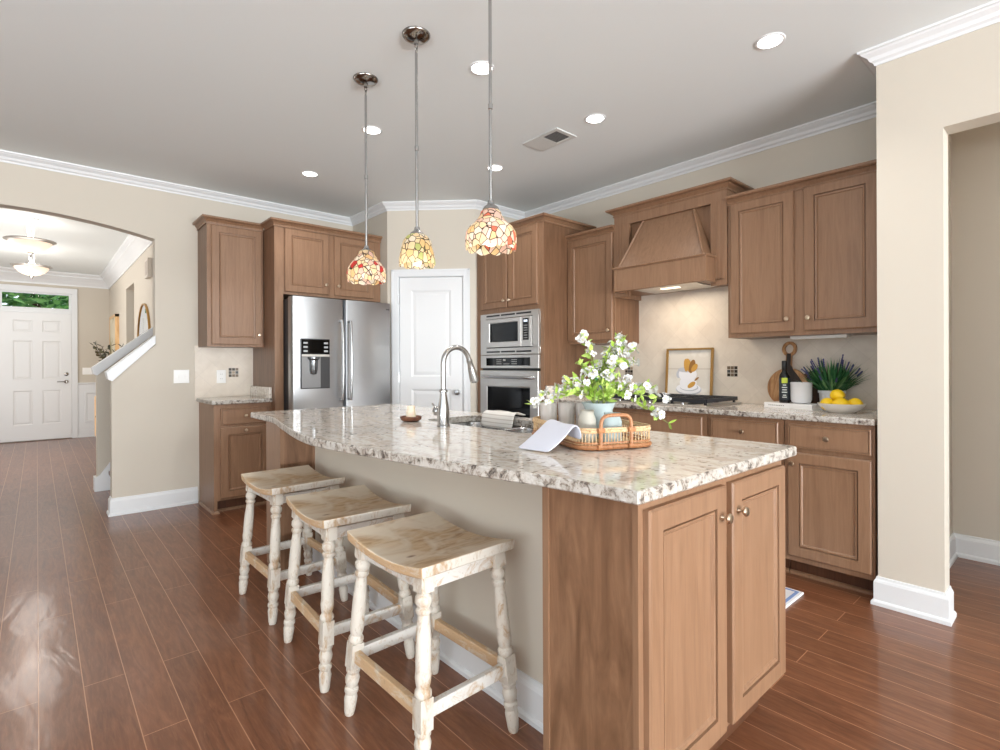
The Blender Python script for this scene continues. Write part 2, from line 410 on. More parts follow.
# stair flight between the half walls
mb = MB()
for k in range(9):
    mb.box(.535+.26*k, .55+.26*k, Yw+.12, 6.30, .185*k, .185*(k+1)-.03, 0); mb.box(.515+.26*k, .81+.26*k, Yw+.12, 6.30, .185*(k+1)-.03, .185*(k+1), 1)
struct(mb.build('trim_3', [M_TRIM, M_FLOOR]))
# skirting climbing beside the stair
p = [(.41, 0), (.41, .13), (.445, .15), (.54, .285), (3.2, 2.18), (3.2, 1.9), (.56, 0)]
struct(MB().prism([p], lambda u, v, a: (u, a, v), 6.298, 6.32).build('baseboard_stair', M_TRIM))
struct(MB().box(.408, .43, 6.3205, 6.46, 0, .13).build('baseboard_newel', M_TRIM))

CROWN = [(0, -.07), (.006, -.07), (.010, -.058), (.022, -.050), (.030, -.034), (.050, -.020), (.056, -.012), (.064, -.010), (.066, 0), (0, 0)]
BASE = [(0, 0), (.026, 0), (.026, .016), (.022, .022), (.016, .026), (.016, .112), (.012, .122), (.008, .127), (.006, .138), (0, .140)]
def mould(name, prof, path, z=0, m=None):
    return struct(MB().sweep(prof, path, z=z).build(name, m or M_TRIM))
# room lies to the left of these paths
kit = [(Xc, YA-7.5), (Xc, YA), (Xw, YA), (Xw, 3.87), (3.12, 3.87), (2.52, 4.47), (2.52, Yw), (-3.58, Yw)]
mould('trim_4', CROWN, kit, CZ)
mould('baseboard_doorway', BASE, [(Xc+.12, .45), (Xc, .45), (Xc, YA), (Xc+.1, YA)])
mould('baseboard_back', BASE, [(1.052, Yw), (.447, Yw), (.447, Yw+.12)])
mould('baseboard_hall', BASE, [(4.27, -2), (4.27, .575), (3.253, .575)])
mould('baseboard_pantry', BASE, [(3.12, 3.87), (3.08, 3.91)])
FC = [(0, -.21), (.012, -.21), (.016, -.185), (.05, -.13), (.085, -.085), (.10, -.07), (.10, -.05), (.13, -.02), (.135, 0), (0, 0)]
mould('trim_5', FC, [(XF, 6.44), (XF, YF), (-1.6, YF), (-1.6, 6.44)], CZ)
mould('baseboard_foyer', BASE, [(XF, 9.05), (XF, YF), (.505, YF)])
# backsplash tiles
struct(MB().box(Xw-.008, Xw, .72, 2.99, .9, 1.9).build('trim_6', M_SPLASH))
struct(MB().box(1.035, 1.52, Yw-.008, Yw, .9, 1.375).build('trim_7', M_SPLASH))

# ------------------------------------------------------------------ front door, transom, wainscot
def hardware(parent, name, O, N, prof, m=M_NICKEL):
    return MB().lathe(AX(O, N), prof, 16).build(name, m, parent, smooth=True)
d1 = bpy.data.objects.new('door_1', None); COL.objects.link(d1); d1.location = (0, YF, 0); struct(d1)
PR = [(.012, .006), (.02, .008), (.045, .003), (.05, .003)]
pn = [(x, x+.235, z0, z1) for x in (.135, .485) for z0, z1 in ((.25, .80), (.98, 1.60), (1.74, 1.93))]
MB().panel((.4365, YF-.0, .012), (-1, 0, 0), (0, 0, 1), (0, -1, 0), .873, 2.052, .035, pn, PR).build('door_leaf', M_DOOR, d1)
mb = MB()
mb.box(-.515, -.437, YF-.03, YF, 0, 2.49); mb.box(.437, .515, YF-.03, YF, 0, 2.49); mb.box(-.515, .515, YF-.032, YF, 2.40, 2.49); mb.box(-.437, .437, YF-.02, YF+.10, 2.064, 2.125)
mb.build('door_casing', M_TRIM, d1, bevel=.004)
hardware(d1, 'deadbolt', (.365, YF-.035, 1.07), (0, -1, 0), [(.03, 0), (.03, .012), (.02, .018), (0, .018)], M_CHROME)
hardware(d1, 'lever_rose', (.365, YF-.035, .945), (0, -1, 0), [(.03, 0), (.03, .01), (.012, .014), (.012, .045), (0, .045)], M_CHROME)
MB().tube([(.365, YF-.075, .945), (.30, YF-.078, .947), (.25, YF-.07, .945)], .009).build('lever', M_CHROME, d1, smooth=True)
w1 = bpy.data.objects.new('window_1', None); COL.objects.link(w1); w1.location = (0, YF, 2.125); struct(w1)
mb = MB()
for a in ((-.437, .437, 2.125, 2.15), (-.437, .437, 2.375, 2.40), (-.437, -.405, 2.15, 2.375), (.405, .437, 2.15, 2.375)): mb.box(a[0], a[1], YF+.0, YF+.06, a[2], a[3])
mb.build('window_frame', M_TRIM, w1); MB().box(-.405, .405, YF+.028, YF+.032, 2.15, 2.375).build('window_pane', M_PANE, w1)
mb = MB().box(.515, XF, YF-.012, YF, .14, .90)
mb.panel((.60, YF-.012, .25), (1, 0, 0), (0, 0, 1), (0, -1, 0), .29, .52, .016, [(.03, .26, .03, .49)], [(.006, .008), (.008, .012)])
mb.sweep([(0, .89), (.02, .89), (.035, .905), (.035, .922), (0, .922)], [(XF, YF), (.515, YF)])
struct(mb.build('trim_8', M_TRIM))
# porch and greenery seen through the transom
struct(MB().box(-2.5, 3, YF+.4, YF+2.2, 2.62, 2.72).build('trim_9', mat('porch_soffit', S(120, 98, 104), .7)))
M_LEAF = speckled('tree_leaf', S(72, 128, 62), S(128, 176, 92), .5, 6, .5)
tree = thing('garden_tree', 'leafy green tree seen through the transom above the front door', 'tree', (.0, 15.2, 0))
MB().lathe(T(0, 15.2, 0), [(.16, 0), (.12, 1.4), (.09, 3.0), (0, 3.2)], 10).build('trunk', wood('bark', S(70, 54, 42), S(96, 76, 60), S(116, 94, 74), .8), tree)
mb = MB()
for k in range(2600):
    while True:
        p = Vector((random.uniform(-1, 1), random.uniform(-1, 1), random.uniform(-1, 1)))
        if .3 < p.length < 1: break
    c = Vector((-.5+p.x*2.3, 15.2+p.y*1.2, 3.1+p.z*1.45)); a = Vector((random.uniform(-1, 1), random.uniform(-1, 1), random.uniform(-.6, .6))).normalized()*.16
    b = a.cross(Vector((random.uniform(-1, 1), random.uniform(-1, 1), random.uniform(-1, 1)))).normalized()*.06
    mb.add([c-a, c-b, c+a, c+b], [(0, 1, 2, 3)])
mb.build('foliage', M_LEAF, tree, merge=False)

# pantry door
d2 = bpy.data.objects.new('door_2', None); COL.objects.link(d2); d2.location = PO+PU*.42; struct(d2)
QO = PO+PU*.725+ZV*.012+PN*-.045
MB().panel(QO, -PU, ZV, PN, .61, 2.025, .035, [(.115, .50, 1.07, 1.90), (.115, .50, .22, .955)], [(.012, .005), (.02, .009), (.05, .003), (.055, .003)]).build('door_leaf', M_DOOR, d2)
mb = MB()
for u0, u1, v0, v1 in ((.042, .105, 0, 2.045), (.733, .796, 0, 2.045), (.042, .796, 2.045, 2.108)):
    mb.obox(PO, PU, ZV, PN, u0, u1, v0, v1, 0, .014); 
for u0, u1, v0, v1 in ((.042, .06, 0, 2.108), (.778, .796, 0, 2.108), (.042, .796, 2.09, 2.108)): mb.obox(PO, PU, ZV, PN, u0, u1, v0, v1, .014, .02)
for u0, u1, v0, v1 in ((.095, .113, 0, 2.04), (.727, .733, 0, 2.04), (.105, .733, 2.039, 2.046)): mb.obox(PO, PU, ZV, PN, u0, u1, v0, v1, -.10, .006)
mb.build('door_casing', M_TRIM, d2)
hardware(d2, 'door_knob', PO+PU*.672+ZV*.935-PN*.01, PN, [(.026, 0), (.026, .006), (.010, .010), (.010, .026), (.022, .034), (.027, .044), (.022, .054), (0, .057)])
for z in (1.82, 1.08, .25):
    mb = MB().lathe(T(*(PO+PU*.108+PN*.004+ZV*(z-.045))), [(0, 0), (.006, 0), (.006, .09), (0, .09)], 8)
    mb.build('hinge', M_NICKEL, d2, smooth=True)

# ------------------------------------------------------------------ cabinetry
RG = [(.0012, .011), (.0052, .011), (.0065, .003), (.014, .004), (.019, .010)]
def knob(parent, O, N):
    return MB().lathe(AX(O, N), [(.007, -.001), (.007, .003), (.0045, .007), (.0045, .013), (.013, .019), (.0145, .023), (.012, .028), (0, .030)], 14).build('knob', M_KNOB, parent, smooth=True)
def door(parent, O, U, V, N, w, h, kn=None, fr=.056, m=None, name='door'):
    O, U, V, N = map(Vector, (O, U, V, N))
    d = MB().panel(O, U, V, N, w, h, .02, [(fr, w-fr, fr, h-fr)], RG, edge=.005).build(name, m or M_WOOD, parent)
    if kn: knob(d, O+U*kn[0]+V*kn[1]+N*.02, N)
    return d
def drawer(parent, O, U, V, N, w, h, kn=True, name='drawer'):
    O, U, V, N = map(Vector, (O, U, V, N))
    mb = MB().panel(O, U, V, N, w, h, .02, [(.009, w-.009, .009, h-.009)], [(.0008, .006), (.0032, .006), (.004, 0)], edge=.004)
    d = mb.build(name, M_WOOD, parent)
    if kn: knob(d, O+U*(w/2)+V*(h/2)+N*.02, N)
    return d
CC = [(0, 0), (.008, 0), (.009, .008), (.004, .012), (.006, .018), (.018, .030), (.022, .034), (.017, .038), (.030, .046), (.033, .046), (.033, .040), (.040, .046), (.040, .060), (0, .060)]
nX, nY = (-1, 0, 0), (0, -1, 0)
yU = (0, -1, 0)   # along a wall that faces -x, seen from the room: left to right is -y
def right_base(y1, y0, label, fronts):
    t = thing('base_cabinet', label, 'cabinet', (3.46, (y0+y1)/2, 0), 'base cabinets along the range wall')
    MB().box(3.155, Xw-.002, y0, y1, .10, .885).build('body', M_WOOD, t)
    MB().box(3.235, Xw-.002, y0, y1, 0, .10).build('toe_kick', M_DARKWOOD, t)
    MB().sweep([(0, 0), (.017, 0), (.015, .012), (.006, .02), (0, .02)], [(3.235, y0), (3.235, y1)]).build('shoe_moulding', M_WOOD, t)
    for f in fronts: f(t)
    return t
DF = 3.155
right_base(1.146, .722, 'base cabinet beside the doorway wall with one drawer over a door', [
    lambda t: drawer(t, (DF, 1.126, .730), yU, ZV, nX, .392, .132),
    lambda t: door(t, (DF, 1.126, .13), yU, ZV, nX, .392, .575, (.026, .515))])
right_base(1.596, 1.150, 'middle base cabinet below the book and board, between cooktop cabinet and doorway wall cabinet', [
    lambda t: drawer(t, (DF, 1.570, .730), yU, ZV, nX, .394, .132),
    lambda t: door(t, (DF, 1.570, .13), yU, ZV, nX, .394, .575, (.36, .515))])
right_base(2.528, 1.600, 'wide base cabinet below the gas cooktop with a blank front', [
    lambda t: drawer(t, (DF, 2.500, .730), yU, ZV, nX, .872, .132, False),
    lambda t: door(t, (DF, 2.500, .13), yU, ZV, nX, .432, .575, (.40, .515)),
    lambda t: door(t, (DF, 2.060, .13), yU, ZV, nX, .432, .575, (.03, .515))])
right_base(2.985, 2.532, 'base cabinet between the cooktop cabinet and the tall oven cabinet', [
    lambda t: drawer(t, (DF, 2.96, .730), yU, ZV, nX, .40, .132),
    lambda t: door(t, (DF, 2.96, .13), yU, ZV, nX, .40, .575, (.37, .515))])

# worktop on the range wall
def slab(parent, name, outline, z0, z1, holes=(), edge=.004):
    def off(poly, d):
        n = len(poly); out = []
        for i in range(n):
            a, b, c = Vector(poly[i-1]), Vector(poly[i]), Vector(poly[(i+1) % n])
            e0 = (b-a).normalized(); e1 = (c-b).normalized(); n0 = Vector((-e0.y, e0.x)); n1 = Vector((-e1.y, e1.x)); m = (n0+n1)/(1+n0.dot(n1)+1e-9)
            out.append((b.x+m.x*d, b.y+m.y*d))
        return out
    mb = MB(); ins = off(outline, edge)
    for z, flip in ((z1, 0), (z0, 1)):
        polys = [ins]+[list(h) for h in holes]; flat = [p for q in polys for p in q]; o = len(mb.v)
        mb.v += [Vector((x, y, z)) for x, y in flat]
        for tr in tessellate_polygon([[Vector((u, v, 0)) for u, v in q] for q in polys]): mb.f.append(tuple(o+i for i in tr)); mb.m.append(0)
    for A, za, B, zb in ((ins, z1, outline, z1-edge), (outline, z1-edge, outline, z0+edge), (outline, z0+edge, ins, z0)):
        n = len(A); o = len(mb.v); mb.v += [Vector((x, y, za)) for x, y in A]+[Vector((x, y, zb)) for x, y in B]
        for i in range(n): mb.f.append((o+i, o+(i+1) % n, o+n+(i+1) % n, o+n+i)); mb.m.append(1)
    for h in holes:
        n = len(h); o = len(mb.v); mb.v += [Vector((x, y, z1)) for x, y in h]+[Vector((x, y, z0)) for x, y in h]
        for i in range(n): mb.f.append((o+i, o+(i+1) % n, o+n+(i+1) % n, o+n+i)); mb.m.append(1)
    return mb.build(name, [M_GRAN, M_GEDGE], parent)
wt = thing('countertop', 'granite worktop running along the range wall under the hood', 'countertop', (3.45, 1.85, .885))
slab(wt, 'slab', [(3.12, .718), (Xw-.009, .718), (Xw-.009, 2.987), (3.12, 2.987)], .885, .917)
tag(MB().box(3.14, 3.76, 2.963, 2.985, .917, 1.02).build('side_splash', [M_GRAN], bevel=.003), 'granite side splash standing against the tall oven cabinet', 'side splash')

# tall oven cabinet
tc = thing('oven_cabinet', 'tall wood cabinet housing the microwave and wall oven', 'cabinet', (3.46, 3.43, 0))
mb = MB().box(3.14, Xw-.002, 2.99, 3.866, 1.665, 2.40).box(3.14, Xw-.002, 2.99, 3.035, .10, 1.665).box(3.14, Xw-.002, 3.79, 3.866, .10, 1.665).box(3.66, Xw-.002, 3.035, 3.79, .10, 1.665).box(3.14, Xw-.002, 3.035, 3.79, .10, .42)
mb.build('body', M_SIDE, tc)
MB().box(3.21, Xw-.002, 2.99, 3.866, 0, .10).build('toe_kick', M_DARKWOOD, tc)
MB().box(3.134, 3.14, 2.992, 3.034, .1, 2.38).box(3.134, 3.14, 3.79, 3.864, .1, 2.38).box(3.134, 3.14, 3.034, 3.79, 1.662, 2.38).build('face_frame', M_WOOD, tc)
door(tc, (3.134, 3.79, 1.705), yU, ZV, nX, .36, .67, (.335, .06)); door(tc, (3.134, 3.413, 1.705), yU, ZV, nX, .36, .67, (.03, .06))
drawer(tc, (3.134, 3.79, .13), yU, ZV, nX, .75, .27)
MB().sweep(CC, [(Xw-.002, 2.99), (3.134, 2.99), (3.134, 3.866)], z=2.375).build('crown_moulding', M_WOOD, tc)

mw = thing('microwave', 'built-in stainless microwave with trim frame above the wall oven', 'microwave', (3.3, 3.41, 1.285))
XO = 3.112
mb = MB().box(XO, 3.134, 3.032, 3.788, 1.286, 1.345).box(XO, 3.134, 3.032, 3.788, 1.615, 1.660).box(XO, 3.134, 3.032, 3.105, 1.345, 1.615).box(XO, 3.134, 3.715, 3.788, 1.345, 1.615)
mb.build('trim_frame', M_STEELH, mw, bevel=.002)
mb = MB()
for z in (1.632, 1.305):
    for k in range(3): MB().box(XO-.0015, XO+.002, 3.118+.2*k, 3.300+.2*k, z, z+.014).build('vent_slot', M_BLACK, mw)
MB().box(3.124, 3.50, 3.108, 3.712, 1.348, 1.612).build('oven_body', M_BLACK, mw)
MB().panel((3.124, 3.71, 1.352), yU, ZV, nX, .475, .256, .02, [(.055, .435, .045, .222)], [(.002, .004), (.004, .006)]).build('door', M_STEELH, mw, bevel=.002)
MB().obox((3.124, 3.71, 1.352), yU, ZV, nX, .060, .430, .050, .217, .0142, .0155).build('window', M_BGLASS, mw)
MB().obox((3.124, 3.71, 1.352), yU, ZV, nX, .48, .598, 0, .256, 0, .02).build('control_surround', M_STEELH, mw, bevel=.002)
pc = MB().obox((3.124, 3.71, 1.352), yU, ZV, nX, .500, .568, .055, .240, .02, .022).build('control_panel', M_BGLASS, mw)
MB().obox((3.124, 3.71, 1.352), yU, ZV, nX, .512, .555, .208, .226, .022, .0225).build('display', emis('clock_digits', (.8, .9, 1, 1), .6), pc)
mb = MB()
for r in range(6):
    for c in range(3): mb.obox((3.124, 3.71, 1.352), yU, ZV, nX, .510+.017*c, .522+.017*c, .07+.021*r, .078+.021*r, .022, .0224)
mb.build('buttons', mat('button_print', S(150, 150, 150), .5), pc)

ov = thing('wall_oven', 'stainless wall oven with bar handle and black window below the microwave', 'oven', (3.3, 3.41, .42))
MB().box(3.134, 3.60, 3.04, 3.785, .43, 1.28).build('oven_body', M_BLACK, ov)
OO = (3.134, 3.788, .43)
MB().obox(OO, yU, ZV, nX, 0, .756, .735, .852, 0, .022).build('control_fascia', M_STEELH, ov, bevel=.003)
pc = MB().obox(OO, yU, ZV, nX, .085, .655, .758, .828, .022, .0245).build('control_panel', M_BGLASS, ov)
mb = MB()
for r in range(3):
    for c in range(2): mb.obox(OO, yU, ZV, nX, .225+.20*c, .295+.20*c, .772+.018*r, .777+.018*r, .0245, .0249)
mb.obox(OO, yU, ZV, nX, .315, .35, .800, .816, .0245, .0249); mb.obox(OO, yU, ZV, nX, .32, .40, .772, .776, .0245, .0249)
mb.build('button_legends', mat('legend_print', S(168, 168, 166), .5), pc)
dr = MB().panel(OO, yU, ZV, nX, .756, .715, .03, [(.095, .660, .08, .575)], [(.003, .004), (.006, .006)]).build('door', M_STEELH, ov, bevel=.003)
MB().obox(OO, yU, ZV, nX, .102, .653, .087, .568, .024, .0255).build('window', M_BGLASS, dr)
mb = MB().tube([Vector(OO)+Vector((-.03-.042*sin(pi*min(1, max(0, t/.1 if t < .1 else (1-t)/.1 if t > .9 else 1))/2), -(.04+.676*t), .655)) for t in [i/24 for i in range(25)]], .0125, 10)
mb.build('handle', M_NICKEL, dr, smooth=True)

# upper cabinets, range wall
def upper(name, label, y1, y0, z0, z1, doors, xf=3.445, group='wall cabinets on the range wall'):
    t = thing(name, label, 'cabinet', ((xf+Xw)/2, (y0+y1)/2, z0), group)
    MB().box(xf, Xw-.002, y0, y1, z0, z1).build('body', M_SIDE, t)
    MB().box(xf-.006, xf, y0, y1, z0, z1).build('face_frame', M_WOOD, t)
    for w, u, kn in doors: door(t, (xf-.006, y1-u, z0+.025), yU, ZV, nX, w, z1-z0-.066, kn)
    return t
u1 = upper('wall_cabinet', 'double-door wall cabinet right of the range hood, above the plant and lemons', 1.597, .712, 1.368, 2.285, [(.385, .022, (.352, .075)), (.370, .462, (.028, .075))])
MB().sweep(CC, [(3.439, .712), (3.439, 1.597)], z=2.240).build('crown_moulding', M_WOOD, u1)
u2 = upper('wall_cabinet', 'single-door wall cabinet between the tall oven cabinet and the range hood', 2.989, 2.505, 1.368, 2.285, [(.466, .003, (.436, .075))])
MB().sweep(CC, [(3.439, 2.505), (3.439, 2.989)], z=2.240).build('crown_moulding', M_WOOD, u2)

# range hood
hd = thing('range_hood', 'wooden range hood with tapered chimney and crown above the cooktop', 'range hood', (3.6, 2.055, 1.70))
y0, y1, xf, HB = 1.600, 2.502, 3.43, 1.725
mb = MB().prism([[(y0, HB), (1.712, HB), (1.712, 2.283), (2.365, 2.283), (2.365, HB), (y1, HB), (y1, 2.39), (y0, 2.39)]], lambda u, v, a: (a, u, v), xf, xf+.02)
for yy in (1.625, 1.648, 1.671): mb.box(xf-.003, xf, yy, yy+.012, HB+.04, 2.29); mb.box(xf-.003, xf, 4.102-yy-.012, 4.102-yy, HB+.04, 2.29)
mb.build('surround', M_WOOD, hd)
MB().box(xf+.02, Xw-.002, y0, y0+.02, HB, 2.39).box(xf+.02, Xw-.002, y1-.02, y1, HB, 2.39).box(xf+.045, xf+.055, y0+.02, y1-.02, 1.93, 2.39).box(xf+.02, Xw-.002, y0+.02, y1-.02, 2.37, 2.39).build('case', M_WOOD, hd)
xs = 3.295
yb0, yb1, zt0, zt1 = 1.705, 2.380, 1.925, 2.282
bp = [(xs+.02, yb0), (xs+.02, yb1)]; tp = [(xf+.02, 1.842), (xf+.02, 2.262)]
mb = MB().add([(xs+.02, yb0, zt0), (xs+.02, yb1, zt0), (xf+.018, 2.248, zt1), (xf+.018, 1.842, zt1), (xf+.05, yb0, zt0), (xf+.05, yb1, zt0), (xf+.05, 2.248, zt1), (xf+.05, 1.842, zt1)],
              [(0, 1, 2, 3), (0, 3, 7, 4), (1, 5, 6, 2), (2, 6, 7, 3), (0, 4, 5, 1), (4, 7, 6, 5)])
mb.build('chimney', M_WOOD, hd)
for a, b in (((xs+.016, yb0, zt0), (xf+.014, 1.842, zt1)), ((xs+.016, yb1, zt0), (xf+.014, 2.248, zt1))): MB().tube([a, b], .008, 6).build('corner_bead', M_WOOD, hd)
mb = MB().box(xs, xs+.018, 1.683, 2.402, 1.752, 1.915).box(xs+.018, xf, 1.683, 1.70, 1.752, 1.915).box(xs+.018, xf, 2.385, 2.402, 1.752, 1.915)
mb.box(xs-.003, xs+.02, 1.680, 1.697, 1.752, 1.915).box(xs-.003, xs+.02, 2.388, 2.405, 1.752, 1.915)
mb.build('skirt', M_WOOD, hd)
MB().sweep([(0, 0), (.010, .002), (.014, .009), (.010, .016), (.002, .018), (-.14, .018), (-.14, 0)], [(xf, 1.683), (xs, 1.683), (xs, 2.402), (xf, 2.402)][::1], z=1.910).build('top_moulding', M_WOOD, hd)
MB().sweep([(0, 0), (.010, .001), (.012, .006), (.008, .010), (-.02, .010), (-.02, 0)], [(xf, 1.683), (xs, 1.683), (xs, 2.402), (xf, 2.402)], z=1.744).build('bottom_moulding', M_WOOD, hd)
mb = MB().box(xs+.018, xf, 1.70, 2.385, 1.762, 1.772).box(xf, Xw-.01, y0+.02, y1-.02, 1.762, 1.772)
mb.build('underside', M_WOOD, hd)
MB().box(3.36, 3.70, 1.80, 2.30, 1.756, 1.762).build('liner', M_STEELH, hd)
MB().box(3.47, 3.51, 1.98, 2.12, 1.752, 1.756).build('light_lens', emis('hood_lamp', (1, .82, .6, 1), 2.5), hd)
area('hood_light', (3.50, 2.05, 1.745), (0, 0, 0), .1, .4, 3.2, (1, .84, .66))
HC = [(0, 0), (.008, 0), (.009, .008), (.004, .012), (.008, .018), (.024, .030), (.028, .034), (.022, .038), (.038, .046), (.042, .046), (.042, .040), (.050, .046), (.050, .058), (0, .058)]
MB().sweep(HC, [(Xw-.002, y0), (xf, y0), (xf, y1), (Xw-.002, y1)][::-1] if False else [(Xw-.002, y1), (xf, y1), (xf, y0), (Xw-.002, y0)][::-1], z=2.355).build('crown_moulding', M_WOOD, hd)

# left-hand wall: upper, base, fridge surround
ul = thing('wall_cabinet', 'single-door wall cabinet on the arch wall, left of the fridge surround', 'cabinet', (1.285, 5.03, 1.36))
MB().box(1.062, 1.508, 4.876, Yw-.002, 1.36, 2.40).build('body', M_SIDE, ul)
MB().box(1.062, 1.508, 4.87, 4.876, 1.36, 2.40).build('face_frame', M_WOOD, ul)
xU = (1, 0, 0)
door(ul, (1.092, 4.87, 1.378), xU, ZV, nY, .400, 1.0, (.372, .088))
MB().sweep(CC, [(1.062, Yw-.002), (1.062, 4.87), (1.508, 4.87)][::-1], z=2.385).build('crown_moulding', M_WOOD, ul)
bl = thing('base_cabinet', 'narrow base cabinet with drawer and door on the arch wall', 'cabinet', (1.29, 4.93, 0))
MB().box(1.066, 1.512, 4.69, Yw-.002, .10, .885).box(1.066, 1.09, 4.69, Yw-.002, 0, .10).build('body', M_WOOD, bl)
MB().box(1.09, 1.512, 4.76, Yw-.002, 0, .10).build('toe_kick', M_DARKWOOD, bl)
MB().sweep([(0, 0), (.016, 0), (.014, .012), (.006, .02), (0, .02)], [(1.512, 4.762), (1.09, 4.762), (1.09, 4.69), (1.066, 4.69), (1.066, Yw-.03)][::1], z=0).build('shoe_moulding', M_WOOD, bl)
drawer(bl, (1.112, 4.69, .715), xU, ZV, nY, .375, .135)
door(bl, (1.112, 4.69, .118), xU, ZV, nY, .375, .575, (.1875, .545))
wl = thing('countertop', 'short granite worktop on the narrow base cabinet beside the fridge', 'countertop', (1.28, 4.92, .885))
slab(wl, 'slab', [(1.045, 4.652), (1.511, 4.652), (1.511, Yw-.009), (1.045, Yw-.009)], .885, .917)
tag(MB().box(1.488, 1.511, 4.665, 5.18, .917, 1.012).build('side_splash', M_GRAN, bevel=.003), 'granite side splash standing against the fridge surround panel', 'side splash')

fs = thing('fridge_surround', 'wood surround with double-door cabinet over the refrigerator', 'cabinet', (2.02, 4.9, 0))
MB().box(1.513, 1.533, 4.6, Yw-.002, 0, 2.40).build('side_panel', M_SIDE, fs)
MB().box(1.533, 2.515, 4.6, Yw-.002, 1.812, 2.40).build('body', M_WOOD, fs)
MB().box(1.513, 1.585, 4.592, 4.6, 0, 2.40).build('stile', M_WOOD, fs)
door(fs, (1.598, 4.6, 1.835), xU, ZV, nY, .392, .545, (.358, .087)); door(fs, (2.042, 4.6, 1.835), xU, ZV, nY, .392, .545, (.03, .087))
MB().sweep(CC, [(1.513, 4.828), (1.513, 4.592), (2.515, 4.592)][::-1], z=2.385).build('crown_moulding', M_WOOD, fs)

# refrigerator
fg = thing('refrigerator', 'stainless french-door refrigerator with a water dispenser in its left door', 'refrigerator', (2.03, 4.75, 0))
MB().box(1.595, 2.475, 4.44, 5.12, .03, 1.765).build('body', mat('fridge_side', S(54, 54, 57), .45), fg)
def fdoor(x0, x1, z0, z1, name):
    n = 40; mb = MB(); pr = []
    for i in range(n+1):
        t = i/n; x = x0+(x1-x0)*t; e = min(t, 1-t)
        pr.append((x, 4.352-.012*sin(pi*t)+(.016*(1-min(1, e/.03))**2)))
    poly = [(x0, 4.43)]+pr+[(x1, 4.43)]
    mb.prism([poly], lambda u, v, a: (u, v, a), z0, z1); return mb.build(name, M_STEEL, fg, smooth=True)
dl = fdoor(1.568, 2.022, .70, 1.772, 'door'); dr = fdoor(2.030, 2.488, .70, 1.772, 'door'); fz = fdoor(1.568, 2.488, .06, .69, 'freezer_drawer')
for d, x in ((dl, 1.984), (dr, 2.062)):
    pts = [(x, 4.352, .90)] + [(x, 4.295-.014*sin(pi*t), .90+.68*t) for t in [i/14 for i in range(15)]] + [(x, 4.352, 1.58)]
    MB().tube(pts, .0115, 10).build('handle', M_NICKEL, d, smooth=True)
MB().tube([(1.66, 4.35, .60)]+[(1.66+.73*t, 4.295-.01*sin(pi*t), .60) for t in [i/10 for i in range(11)]]+[(2.39, 4.35, .60)], .0115, 10).build('handle', M_NICKEL, fz, smooth=True)
ds = MB().box(1.636, 1.884, 4.330, 4.345, 1.002, 1.422).build('dispenser', M_GREY, dl, bevel=.003)
MB().box(1.642, 1.878, 4.326, 4.330, 1.295, 1.414).build('dispenser_panel', M_BGLASS, dl)
M_BTN = mat('button_grey', S(176, 178, 180), .4)
for r in range(3):
    for x in (1.655, 1.83): MB().box(x, x+.035, 4.3245, 4.326, 1.31+.034*r, 1.325+.034*r).build('dispenser_button', M_BTN, dl)
MB().box(1.642, 1.878, 4.324, 4.334, 1.272, 1.290).build('dispenser_strip', M_STEELH, dl)
MB().box(1.642, 1.80, 4.326, 4.331, 1.010, 1.268).build('dispenser_recess', mat('dispenser_grey', S(150, 151, 153), .3, .6), dl)
MB().lathe(T(1.738, 4.325, 1.12), [(0, 0), (.026, .005), (.034, .04), (.036, .12), (.05, .135), (.05, .148), (0, .148)], 16).build('dispenser_spout', mat('spout_grey', S(118, 120, 122), .22, .8), dl, smooth=True)
mb = MB()
for k in range(7): mb.box(2.385+.0125*k, 2.393+.0125*k, 4.3475, 4.353, 1.708, 1.719)
mb.build('badge', M_GREY, dr)

# ------------------------------------------------------------------ island
ISX0, ISX1 = 1.05, 1.895
def island_cab(label, y0, y1):
    return thing('island_cabinet', label, 'cabinet', ((ISX0+ISX1)/2, (y0+y1)/2, 0))
ie = island_cab('island end cabinet with two tall doors facing the doorway', .69, 1.005)
MB().box(ISX0+.006, ISX1, .712, 1.003, .15, .885).build('body', M_SIDE, ie)
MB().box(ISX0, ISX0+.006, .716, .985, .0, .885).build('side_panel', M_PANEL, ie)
MB().box(ISX0-.004, ISX0+.012, .70, .716, 0, .885).box(ISX0-.006, ISX0+.012, .985, 1.006, 0, .885).build('stile', M_WOOD, ie)
MB().box(ISX0+.012, ISX1, .70, .712, .15, .885).build('face_frame', M_WOOD, ie)
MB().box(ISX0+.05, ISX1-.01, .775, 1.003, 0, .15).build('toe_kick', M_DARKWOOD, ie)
door(ie, (1.066, .70, .162), xU, ZV, nY, .385, .695, (.354, .612)); door(ie, (1.492, .70, .162), xU, ZV, nY, .386, .695, (.03, .612))
hw = MB().box(1.25, 1.33, 1.003, 3.10, 0, .885).build('wall_island', M_WALL); struct(hw)
mould('baseboard_island', BASE, [(1.25, 3.10), (1.25, 1.003)][::-1])
ib = island_cab('long sink cabinet run on the range side of the island', 1.003, 3.10)
MB().box(1.352, 1.87, 1.004, 1.42, .10, .885).box(1.352, 1.87, 2.40, 3.099, .10, .885).box(1.352, 1.87, 1.42, 2.40, .10, .60).box(1.86, 1.87, 1.42, 2.40, .60, .885).build('body', M_WOOD, ib)
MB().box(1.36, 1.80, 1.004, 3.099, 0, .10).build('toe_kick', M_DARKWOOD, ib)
for k in range(4): door(ib, (1.87, 1.03+.515*k, .13), (0, 1, 0), ZV, (1, 0, 0), .50, .73, (.47 if k % 2 == 0 else .03, .67))
iw = island_cab('island end panel block at the far end near the fridge', 3.10, 3.34)
MB().box(ISX0+.006, ISX1, 3.106, 3.34, 0, .885).build('body', M_WOOD, iw)
